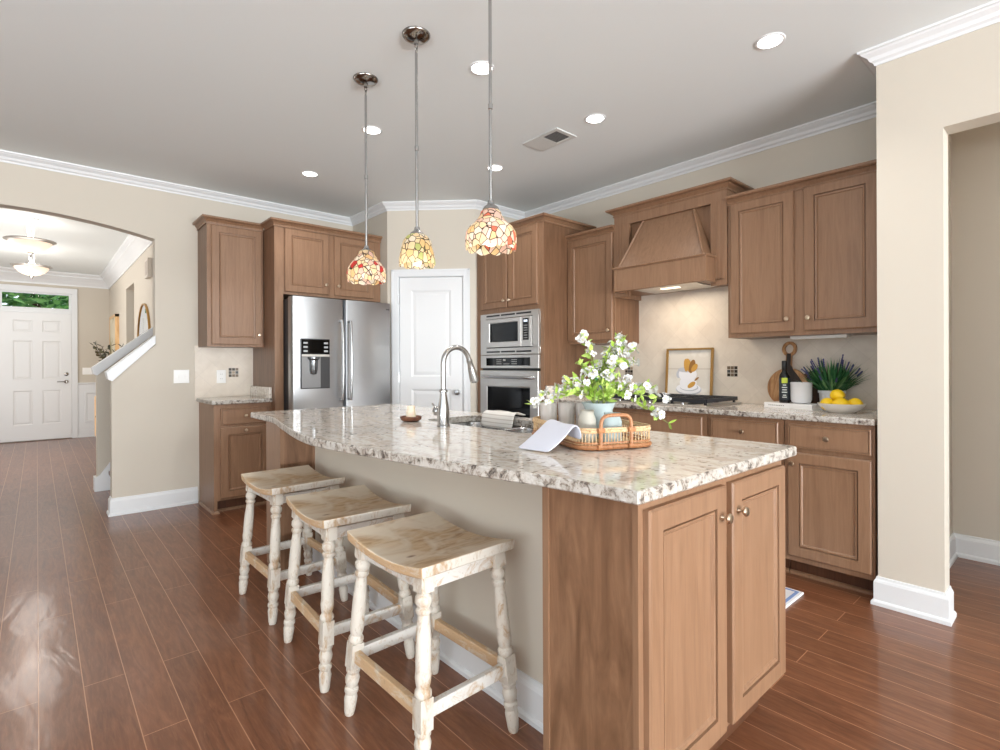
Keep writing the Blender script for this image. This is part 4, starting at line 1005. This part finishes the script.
pts = [(-.012, .345), (.012, .345), (.014, .27), (.032, .238), (.062, .20), (.088, .16), (.06, .15), (.034, .10), (.034, .01), (-.028, .012), (-.022, .10), (-.026, .17), (-.016, .23)]
MB().prism([pts], lambda u, v, w: (3.685+.055*v/.4-.0012+w, 1.328-u, .917+v), 0, .002).build('bark_and_shadow', M_BARK_SHADOW, bd)  # dark bark streak; the right lobe is a shadow drawn into its shape
t = thing('cutting_board', 'dark walnut round cutting board standing behind the white canister', 'cutting board', (3.745, 1.175, .917))
pts = [(.115*cos(2*pi*k/36), .117+.117*sin(2*pi*k/36)) for k in range(36)]
MB().prism([pts], lambda u, v, w: (3.728+v*.1+w, 1.175-u, .917+v), 0, .014).build('board', wood('walnut_board', S(48, 30, 22), S(74, 48, 34), S(100, 66, 46), .45, (3, 12, 2.4)), t, bevel=.003)
# bottle
bo = thing('oil_bottle', 'tall dark oil bottle with a green label on the white book', 'bottle', (3.545, 1.288, bz))
MB().lathe(T(3.545, 1.288, bz), [(0, 0), (.029, 0), (.031, .006), (.031, .165), (.028, .178), (.015, .20), (.0135, .225), (.0135, .232), (0, .232)], 20).build('glass', mat('dark_glass', S(16, 18, 20), .12), bo, smooth=True)
MB().lathe(T(3.545, 1.288, bz), [(.0145, .205), (.0158, .207), (.0158, .262), (.014, .266), (0, .266)], 16).build('cap', M_BLACK, bo, smooth=True)
MB().lathe(T(3.545, 1.288, bz), [(.0313, .02), (.0316, .021), (.0316, .155), (.0313, .156)], 20).build('label', mat('label_dark', S(34, 44, 52), .5), bo, smooth=True)
def arcpatch(mb, r, a0, a1, z0, z1, n=5):
    o = len(mb.v)
    for k in range(n+1):
        a = a0+(a1-a0)*k/n
        for z in (z0, z1): mb.v.append(Vector((3.545+r*cos(a), 1.288+r*sin(a), bz+z)))
    for k in range(n): mb.f.append((o+2*k, o+2*k+2, o+2*k+3, o+2*k+1)); mb.m.append(0)
ca = math.atan2(-1.288, -3.545)
mb = MB(); arcpatch(mb, .0319, ca-.55, ca+.55, .125, .158); mb.build('label_band', mat('label_lime', S(190, 206, 70), .5), bo)
mb = MB()
for k, (z, w) in enumerate(((.136, .35), (.146, .3))): pass
for z, w in ((.095, .5), (.080, .42), (.065, .5), (.046, .3), (.034, .4), (.110, .3)): arcpatch(mb, .0319, ca-w, ca+w, z, z+.006)
mb.build('label_lettering', mat('label_print', S(206, 214, 210), .5), bo)
# canister
cr = MB().lathe(T(3.57, 1.20, bz), [(0, 0), (.040, 0), (.052, .006), (.058, .022), (.059, .05), (.060, .118), (.0615, .120), (.0615, .130), (.057, .131), (.055, .12), (.054, .02), (0, .014)], 36).build('canister', mat('stoneware', S(226, 227, 230), .45), smooth=True)
tag(cr, 'white stoneware canister on the white book beside the dark bottle', 'canister')
# planter
pl = thing('potted_plant', 'spiky lavender plant in a white pot behind the bowl of lemons', 'plant', (3.683, 1.065, .917))
MB().lathe(T(3.683, 1.065, .917), [(0, 0), (.058, 0), (.062, .004), (.068, .095), (.074, .097), (.075, .113), (.070, .114), (.066, .10), (0, .098)], 32).build('pot', mat('white_pot', S(226, 228, 232), .5), pl, smooth=True)
mbl, mbf = MB(), MB()
def blade(mb, base, tip, w, droop, n=6, mi=0):
    base, tip = Vector(base), Vector(tip); d = tip-base; side = Vector((d.y, -d.x, 0))
    if side.length < .01: side = Vector((1, 0, 0))
    side = (side.normalized()+Vector((random.uniform(-.4, .4), random.uniform(-.4, .4), 0))).normalized(); o = len(mb.v)
    nrm = side.cross(d).normalized()
    for k in range(n+1):
        t = k/n; p = base+d*t+ZV*(droop*sin(pi*t)); ww = w*(.7+.6*t if t < .5 else 2.0*(1-t)+.02)*.9
        mb.v += [p-side*ww, p+nrm*ww*.35, p+side*ww]
    for k in range(n):
        a = o+3*k; mb.f += [(a, a+1, a+4, a+3), (a+1, a+2, a+5, a+4)]; mb.m += [mi, mi]
for k in range(240):
    a = random.uniform(0, 2*pi); r = random.uniform(.0, .058); el = random.uniform(.35, 1.45); L = random.uniform(.13, .235)
    b = Vector((3.683+r*cos(a), 1.065+r*sin(a), 1.012)); d = Vector((cos(a)*cos(el), sin(a)*cos(el), sin(el)))*L
    e_ = b+d
    if e_.x > 3.755: e_.x = 3.755-random.uniform(0, .03)
    e_.y = max(.86, min(1.225, e_.y))
    blade(mbl, b, e_, .0075, .016*random.uniform(.2, 1), mi=0 if random.random() < .66 else 1)
    if k % 7 == 0 and el > .6:
        for q in range(5):
            p = b+(e_-b)*(.82+.05*q); mbf.lathe(AX(p, d), [(0, -.006), (.0045, -.002), (.004, .004), (0, .008)], 6)
mbl.build('leaves', [mat('lavender_leaf', S(48, 104, 60), .5), mat('leaf_light', S(106, 152, 92), .5)], pl, smooth=True, merge=False)
mbf.build('blossoms', mat('lavender_blossom', S(74, 72, 122), .6), pl, smooth=True, merge=False)
# bowl and lemons
bc = Vector((3.44, .948, .917))
bw = MB().lathe(T(*bc), [(0, .001), (.062, 0), (.066, .004), (.092, .018), (.112, .040), (.118, .052), (.115, .053), (.104, .040), (.085, .022), (.055, .012), (0, .010)], 40).build('fruit_bowl', mat('bowl_glaze', S(226, 222, 216), .3), smooth=True)
tag(bw, 'shallow white bowl holding lemons on the worktop', 'bowl')
M_LEM = mat('lemon_skin', S(246, 206, 26), .42); tt = NT(M_LEM); tt.bump(tt.noise(tt.coords(), 160, 2), .15, .002)
for dx, dy, dz, ax, lab in ((-.040, .058, .046, .3, 'lemon at the bowl edge toward the potted plant, lowest in the pile'), (.014, .022, .094, 1.0, 'lemon highest in the bowl, resting on the others'), (-.050, -.014, .050, 1.9, 'plump lemon in front at the centre of the bowl'), (.012, -.066, .048, .9, 'lemon at the bowl side nearest the doorway wall'), (.052, .030, .046, .2, 'lemon at the back of the bowl near the plant pot')):
    q = AX(bc+Vector((dx, dy, dz)), (cos(ax), sin(ax), .15))
    l = thing('lemon', lab, 'lemon', bc+Vector((dx, dy, dz)), 'lemons in the white bowl')
    K = 1.16
    MB().lathe(q, [(r*K, z*K) for r, z in [(0, -.042), (.006, -.040), (.010, -.035), (.024, -.024), (.031, -.008), (.0315, .006), (.025, .022), (.011, .034), (.006, .038), (0, .040)]], 20).build('skin', M_LEM, l, smooth=True)
    MB().lathe(q, [(r*K, z*K) for r, z in [(0, -.0435), (.004, -.043), (.005, -.0405), (0, -.040)]], 8).build('stem_end', mat('lemon_stem', S(140, 130, 50), .6), l, smooth=True)
# bottle near the oven cabinet
sb = thing('soap_bottle', 'clear blue bottle with white cap and green label near the oven cabinet', 'bottle', (3.50, 2.722, .917))
MB().lathe(T(3.5, 2.722, .917), [(0, 0), (.034, 0), (.038, .006), (.038, .20), (.034, .22), (.030, .235), (.030, .27), (0, .27)], 24).build('glass', glass('bottle_blue', S(170, 206, 216), .05, .7), sb, smooth=True)
MB().lathe(T(3.5, 2.722, .917), [(.0382, .11), (.0387, .112), (.0387, .20), (.0382, .202)], 24).build('label', mat('label_green', S(40, 150, 100), .5), sb, smooth=True)
MB().lathe(T(3.5, 2.722, .917), [(0, .27), (.034, .27), (.034, .312), (.032, .316), (0, .316)], 24).build('cap', M_CER, sb, smooth=True)

# ------------------------------------------------------------------ tray group on the island
TA = Vector((1.31, 1.085, .917)); TL = Vector((.375, .927, 0)).normalized(); TS = Vector((.927, -.375, 0)).normalized(); tl, ts = .44, .285
def tp_(u, v, z): return TA+TS*u+TL*v+ZV*z
tr = thing('wicker_tray', 'woven rattan tray with hoop handles holding glassware on the island', 'tray', tp_(ts/2, tl/2, 0))
rr = rrect(0, ts, 0, tl, .06, 6)
MB().prism([rr], lambda u, v, a: tp_(u, v, a), .004, .012).build('base', M_WICKER, tr)
mb = MB().tube([tp_(u, v, .010) for u, v in rr], .0085, 8, closed=True); mb.tube([tp_(u, v, .024) for u, v in rr], .0035, 6, closed=True)
mb.build('bottom_rim', M_RATTAN, tr, smooth=True)
mb = MB().tube([tp_(u, v, .062) for u, v in rr], .006, 8, closed=True).tube([tp_(u, v, .070) for u, v in rr], .004, 6, closed=True)
mb.build('top_rim', M_WICKER, tr, smooth=True)
per = [Vector((u, v)) for u, v in rr]; seg = [(per[i], per[(i+1) % len(per)]) for i in range(len(per))]
mb = MB(); step = .0115; acc = 0
for a, b in seg:
    L = (b-a).length
    while acc < L:
        q = a+(b-a)*(acc/L); mb.tube([tp_(q.x, q.y, .01), tp_(q.x, q.y, .066)], .0016, 5); acc += step
    acc -= L
mb.build('spindles', M_WICKER, tr, smooth=True)
for v, nm in ((-.002, 0), (tl+.002, 1)):
    pts = [(.065, .0), (.065, .06), (.067, .09), (.077, .106), (.10, .111), (.145, .111), (.168, .106), (.178, .09), (.18, .06), (.18, .0)]
    mb = MB().tube([tp_(u, v-(.006 if nm == 0 else -.006), z+.004) for u, z in [(p.x, p.y) for p in catmull(pts, 3)]], .006, 8)
    for u in (.065, .18):
        for z in (.012, .066): mb.tube([tp_(u-.012, v-.006, z), tp_(u+.012, v-.006, z)], .0085, 8)
    mb.build('handle', M_RATTAN, tr, smooth=True)
tz = .917+.012
def vessel(name, label, cat, c, prof, m, n=36, wob=None):
    o = MB().lathe(T(c[0], c[1], tz), prof, n, wob=wob).build(name, m, smooth=True); return tag(o, label, cat)
pc_ = (1.565, 1.215)
pv = thing('pitcher', 'pale blue glass pitcher holding the white flowers in the rattan tray', 'pitcher', (pc_[0], pc_[1], tz))
MB().lathe(T(pc_[0], pc_[1], tz), [(0, 0), (.05, 0), (.055, .005), (.058, .05), (.052, .085), (.050, .10), (.058, .118), (.064, .128), (.062, .128), (.055, .118), (.047, .10), (.049, .085), (.054, .05), (.051, .01), (0, .006)], 36).build('glass', M_PITCHER, pv, smooth=True)
vessel('glass_jar', 'cream milk-glass jar in front of the pitcher, left of the blue jar', 'jar', (1.435, 1.165), [(0, 0), (.027, 0), (.031, .005), (.031, .075), (.026, .092), (.024, .097), (.024, .108), (.026, .110), (.022, .110), (.022, .097), (.028, .075), (.028, .006), (0, .004)], M_MILK)
vessel('glass_jar', 'pale blue glass jar beside the tray handle, right of the cream jar', 'jar', (1.487, 1.098), [(0, 0), (.030, 0), (.034, .005), (.034, .072), (.028, .088), (.027, .092), (.027, .10), (.029, .102), (.025, .102), (.025, .092), (.031, .072), (.031, .006), (0, .004)], M_PITCHER)
flute = lambda r, z, a: (r*(1+.035*cos(12*a)), z)
for c, lab in (((1.525, 1.432), 'clear fluted tumbler at the napkin end of the rattan tray'), ((1.578, 1.385), 'clear fluted tumbler in the middle of the three tumblers'), ((1.63, 1.34), 'clear fluted tumbler next to the blue bottle vase')):
    vessel('tumbler', lab, 'glass', c, [(0, 0), (.028, 0), (.030, .004), (.033, .085), (.034, .118), (.032, .118), (.031, .085), (.028, .010), (0, .008)], M_TUMBLER, 48, flute)
vessel('bottle_vase', 'small blue glass bottle between the tumblers and the pitcher', 'bottle', (1.627, 1.274), [(0, 0), (.018, 0), (.021, .004), (.021, .07), (.016, .09), (.013, .10), (.013, .12), (.015, .122), (.011, .122), (.011, .10), (.018, .07), (.018, .006), (0, .004)], M_BLUEG)
# flowers
fl = thing('flower_bouquet', 'airy bouquet of white blossom branches standing in the blue pitcher', 'flowers', (pc_[0], pc_[1], tz+.02))
ms, ml, mf = MB(), MB(), MB()
Rh, Fh = Vector((Rv.x, Rv.y, 0)).normalized(), Vector((Fv.x, Fv.y, 0)).normalized()
def flower(p, d, s):
    d = Vector(d).normalized(); Mx = AX(p, d)
    mf.lathe(Mx, [(0, .001), (.0028*s, .002), (.002*s, .006), (0, .007)], 6, 1)
    for k in range(5):
        a = 2*pi*k/5+random.uniform(-.25, .25); L = .019*s*random.uniform(.85, 1.15); w = .0085*s; up = random.uniform(.002, .010)*s
        o = len(mf.v)
        for q, (t, ww, z) in enumerate(((.05, .15, 0), (.45, .9, .6), (.8, .95, 1.0), (1.0, .35, .8))):
            c = Vector((cos(a)*L*t, sin(a)*L*t, up*z)); sd = Vector((-sin(a), cos(a), 0))*w*ww
            mf.v += [Mx @ (c-sd), Mx @ (c+sd)]
        for q in range(3): mf.f.append((o+2*q, o+2*q+1, o+2*q+3, o+2*q+2)); mf.m.append(0)
def leaf(p, d, L, w):
    d = Vector(d).normalized(); sd = d.cross(Vector((random.uniform(-1, 1), random.uniform(-1, 1), random.uniform(-.4, 1)))).normalized(); nn = sd.cross(d); o = len(ml.v)
    for t, ww, h in ((0, .05, 0), (.3, .9, .12), (.6, .85, .14), (1, .03, 0)):
        c = Vector(p)+d*L*t; ml.v += [c-sd*w*ww, c+nn*L*(h-.1*ww), c+sd*w*ww]
    for q in range(3):
        a = o+3*q; ml.f += [(a, a+1, a+4, a+3), (a+1, a+2, a+5, a+4)]; ml.m += [0, 0]
base = Vector((pc_[0], pc_[1], tz+.025))
mouth = Vector((pc_[0], pc_[1], tz+.125))
# (sideways, away, up) of each branch tip relative to the pitcher mouth, metres
BR = [(-.060, .00, .245, 1), (-.085, .02, .15, 0), (-.045, -.03, .11, 1), (.075, .02, .215, 1), (.105, .00, .19, 1), (.135, .03, .15, 1), (.03, -.02, .10, 1), (-.20, .02, .03, 1), (-.14, .06, .05, 1), (-.12, -.02, .08, 1),
      (.19, -.01, .055, 1), (.24, .00, .015, 1), (.16, .05, .05, 1), (.21, -.03, -.04, 1), (.255, -.01, -.075, 0), (.00, .02, .13, 1), (.05, .03, .16, 1), (.10, -.03, .09, 1), (.09, .01, .235, 1), (.125, -.01, .20, 1), (.06, .0, .19, 1), (-.05, .02, .19, 0), (-.02, .05, .07, 0), (-.235, .03, -.005, 1)]
for s, f_, u, fl_ in BR:
    tip = mouth+Rh*s+Fh*f_+ZV*u; mid = mouth+Rh*s*.35+Fh*f_*.4+ZV*(max(u, .02)*.62+.025)
    mth = mouth+(Rh*s+Fh*f_).normalized()*.02 if abs(s) > .02 else mouth
    pts = catmull([base+(mouth-base)*.2, mth, mid, tip], 6)
    ms.tube(pts, [.0022-.0012*i/len(pts) for i in range(len(pts))], 6)
    for i, p in enumerate(pts[7:]):
        t = i/max(1, len(pts)-8)
        dd = (pts[min(i+8, len(pts)-1)]-pts[i+6]); dd.normalize()
        for rep in range(2):
            rd = (dd*.5+Vector((random.uniform(-1, 1), random.uniform(-1, 1), random.uniform(-.5, 1)))).normalized()
            if random.random() < .80-.25*t: leaf(p, rd, random.uniform(.022, .046), random.uniform(.006, .011))
        if fl_ and t > .4:
            for rep in range(1):
                rd = (dd*.4-Fh*.35+Vector((random.uniform(-1, 1), random.uniform(-1, 1), random.uniform(-.3, 1)))).normalized()
                if random.random() < .8:
                    q = p+rd*random.uniform(.008, .022); ms.tube([p, q], .0008, 4); flower(q, rd, random.uniform(.6, .95))
    if fl_:
        for rep in range(3): flower(tip+Vector((random.uniform(-.015, .015), random.uniform(-.015, .015), random.uniform(-.012, .015))), (random.uniform(-1, 1), random.uniform(-1, 1), random.uniform(0, 1)), .85)
ms.build('stems', mat('stem_green', S(128, 138, 74), .6), fl, smooth=True, merge=False)
M_FLEAF = speckled('fresh_leaf', S(150, 182, 70), S(178, 204, 104), .45, 20, .5)
ml.build('leaves', M_FLEAF, fl, smooth=True, merge=False)
mf.build('blossoms', [mat('white_petal', S(212, 211, 209), .6), mat('petal_eye', S(206, 196, 120), .6)], fl, merge=False)
# napkin
a0, a1 = Vector((1.19, 1.262, .922)), Vector((1.205, 1.135, .922)); b0, b1 = Vector((1.372, 1.285, .995)), Vector((1.285, 1.085, .995))
rows = []
for k, t in enumerate([0, .12, .3, .5, .7, .86, .96, 1.04]):
    z = .001+.074*max(0, (t-.08)/.92)**1.0 if t <= .96 else .074
    rows.append([a0+(a1-a0)*j/6+((b0+(b1-b0)*j/6)-(a0+(a1-a0)*j/6))*t for j in range(7)])
    for j, p in enumerate(rows[-1]): p.z = .920+(.078*min(1, t/.92)**1.25)+.003*sin(j*1.4+k)*t
for t, z in ((1.12, .985), (1.16, .955)):
    rows.append([a0+(a1-a0)*j/6+((b0+(b1-b0)*j/6)-(a0+(a1-a0)*j/6))*t for j in range(7)])
    for p in rows[-1]: p.z = z
strip('napkin', rows, M_CLOTH, .006, 'pale folded cloth napkin draped over the rattan tray side onto the island', 'napkin')

# ------------------------------------------------------------------ floor mat
rg = thing('floor_mat', 'white kitchen mat with blue border on the floor behind the island', 'mat', (2.55, 1.45, 0))
MB().box(2.14, 2.975, .99, 1.95, 0, .012).build('pad', mat('mat_white', S(226, 226, 228), .8), rg, bevel=.004)
mb = MB()
for a in ((2.155, 2.96, 1.006, 1.022), (2.155, 2.96, 1.918, 1.934), (2.155, 2.171, 1.022, 1.918), (2.944, 2.96, 1.022, 1.918)): mb.box(a[0], a[1], a[2], a[3], .012, .0126)
mb.build('border', mat('mat_blue', S(126, 150, 198), .8), rg)
mb = MB()
for x in (2.27, 2.46, 2.65, 2.84):
    for y in (1.12, 1.29, 1.46, 1.63, 1.80): mb.tube([(x+.05*cos(a)*(1+.4*cos(4*a)), y+.05*sin(a)*(1+.4*cos(4*a)), .0126) for a in [2*pi*k/24 for k in range(24)]], .0022, 4, closed=True)
mb.build('pattern', mat('mat_grey', S(150, 156, 172), .8), rg)

# ------------------------------------------------------------------ foyer furniture
M_OAK = wood('light_oak', S(196, 150, 96), S(220, 180, 128), S(232, 200, 152), .45, (12, 12, 1.5))
cs = thing('console_cabinet', 'light oak console cabinet on dark legs against the foyer wall', 'cabinet', (.72, 8.05, 0))
MB().box(.575, .945, 7.5, 8.6, .28, .83).build('body', M_OAK, cs, bevel=.004)
for k in range(2):
    d_ = MB().panel((.575, 8.585-.545*k, .30), yU, ZV, nX, .53, .51, .016, [(.04, .49, .04, .47)], [(.004, .004), (.006, .006)]).build('door', M_OAK, cs)
    MB().lathe(AX((.559, 8.10-.1*k, .58), nX), [(0, 0), (.008, 0), (.006, .012), (.013, .02), (0, .024)], 12).build('knob', M_BLACK, d_, smooth=True)
for x in (.595, .925):
    for y in (7.53, 8.57): MB().box(x-.015, x+.015, y-.015, y+.015, 0, .28).build('leg', M_IRON, cs)
pt = thing('leafy_plant', 'dark leafy sprigs in a vase on the foyer console', 'plant', (.66, 7.75, .83))
MB().lathe(T(.66, 7.75, .83), [(0, 0), (.05, 0), (.075, .06), (.07, .13), (.035, .19), (.04, .22), (.036, .22), (0, .05)], 20).build('vase', mat('clay', S(120, 104, 88), .6), pt, smooth=True)
mbs, mbl = MB(), MB()
for k in range(11):
    a = 2*pi*k/11; R = random.uniform(.12, .24); tip = Vector((.66+R*cos(a)*.9, 7.75+R*sin(a), .83+random.uniform(.42, .64)))
    if tip.x > .92: tip.x = .9
    pts = catmull([(.66, 7.75, 1.0), (.66+R*.3*cos(a), 7.75+R*.3*sin(a), 1.22), tip], 5); mbs.tube(pts, .003, 5)
    for p in pts[4:]:
        for q in range(2):
            d = Vector((random.uniform(-1, 1), random.uniform(-1, 1), random.uniform(-.3, .8))).normalized(); sd = d.cross(Vector((random.uniform(-1, 1), random.uniform(-1, 1), 1))).normalized(); L = .075; o = len(mbl.v)
            if (p+d*L).x > .94: continue
            mbl.v += [p, p+d*L*.5-sd*.02, p+d*L, p+d*L*.5+sd*.02]; mbl.f.append((o, o+1, o+2, o+3)); mbl.m.append(0)
mbs.build('stems', mat('dark_stem', S(60, 52, 40), .7), pt); mbl.build('leaves', speckled('dark_leaf', S(58, 62, 40), S(92, 84, 50), .5, 12, .5), pt, merge=False)
pf = thing('framed_picture', 'oak framed landscape picture hanging on the foyer wall', 'picture', (.92, 10.3, 1.3))
PFO = (XF, 10.75, 1.25)
mb = MB()
for u0, u1, v0, v1 in ((0, .85, 0, .04), (0, .85, .71, .75), (0, .04, 0, .75), (.81, .85, 0, .75)): mb.obox(PFO, yU, ZV, nX, u0, u1, v0, v1, 0, .05)
mb.build('frame', M_OAK, pf)
MB().obox(PFO, yU, ZV, nX, .04, .81, .04, .71, 0, .046).build('print', speckled('landscape_print', S(206, 196, 172), S(160, 150, 110), .6, 3, .52), pf)
mr = thing('arched_mirror', 'arched mirror with thin gold frame on the foyer wall', 'mirror', (.93, 7.35, .95))
def archpts(w, z0, zs, n=20): return [(-w, z0), (w, z0)]+[(w*cos(pi*k/n), zs+w*1.0*sin(pi*k/n)) for k in range(n+1)]
MF = lambda u, v, a: (XF-a, 7.35-u, v)
MB().prism([archpts(.45, .90, 1.48), archpts(.437, .913, 1.48)], MF, 0, .024).build('frame', M_GOLD, mr)
MB().prism([archpts(.437, .913, 1.48)], MF, .002, .014).build('glass', mat('mirror_glass', S(225, 228, 228), .02, 1), mr)
ch = thing('door_chime', 'small beige door chime box high on the foyer wall', 'chime', (.935, 6.9, 2.17))
MB().box(XF-.045, XF, 6.80, 7.00, 2.17, 2.38).build('housing', mat('chime_beige', S(206, 196, 184), .5), ch, bevel=.006)
MB().box(XF-.047, XF-.045, 6.83, 6.97, 2.20, 2.35).build('grille', mat('chime_grille', S(180, 168, 156), .6), ch)
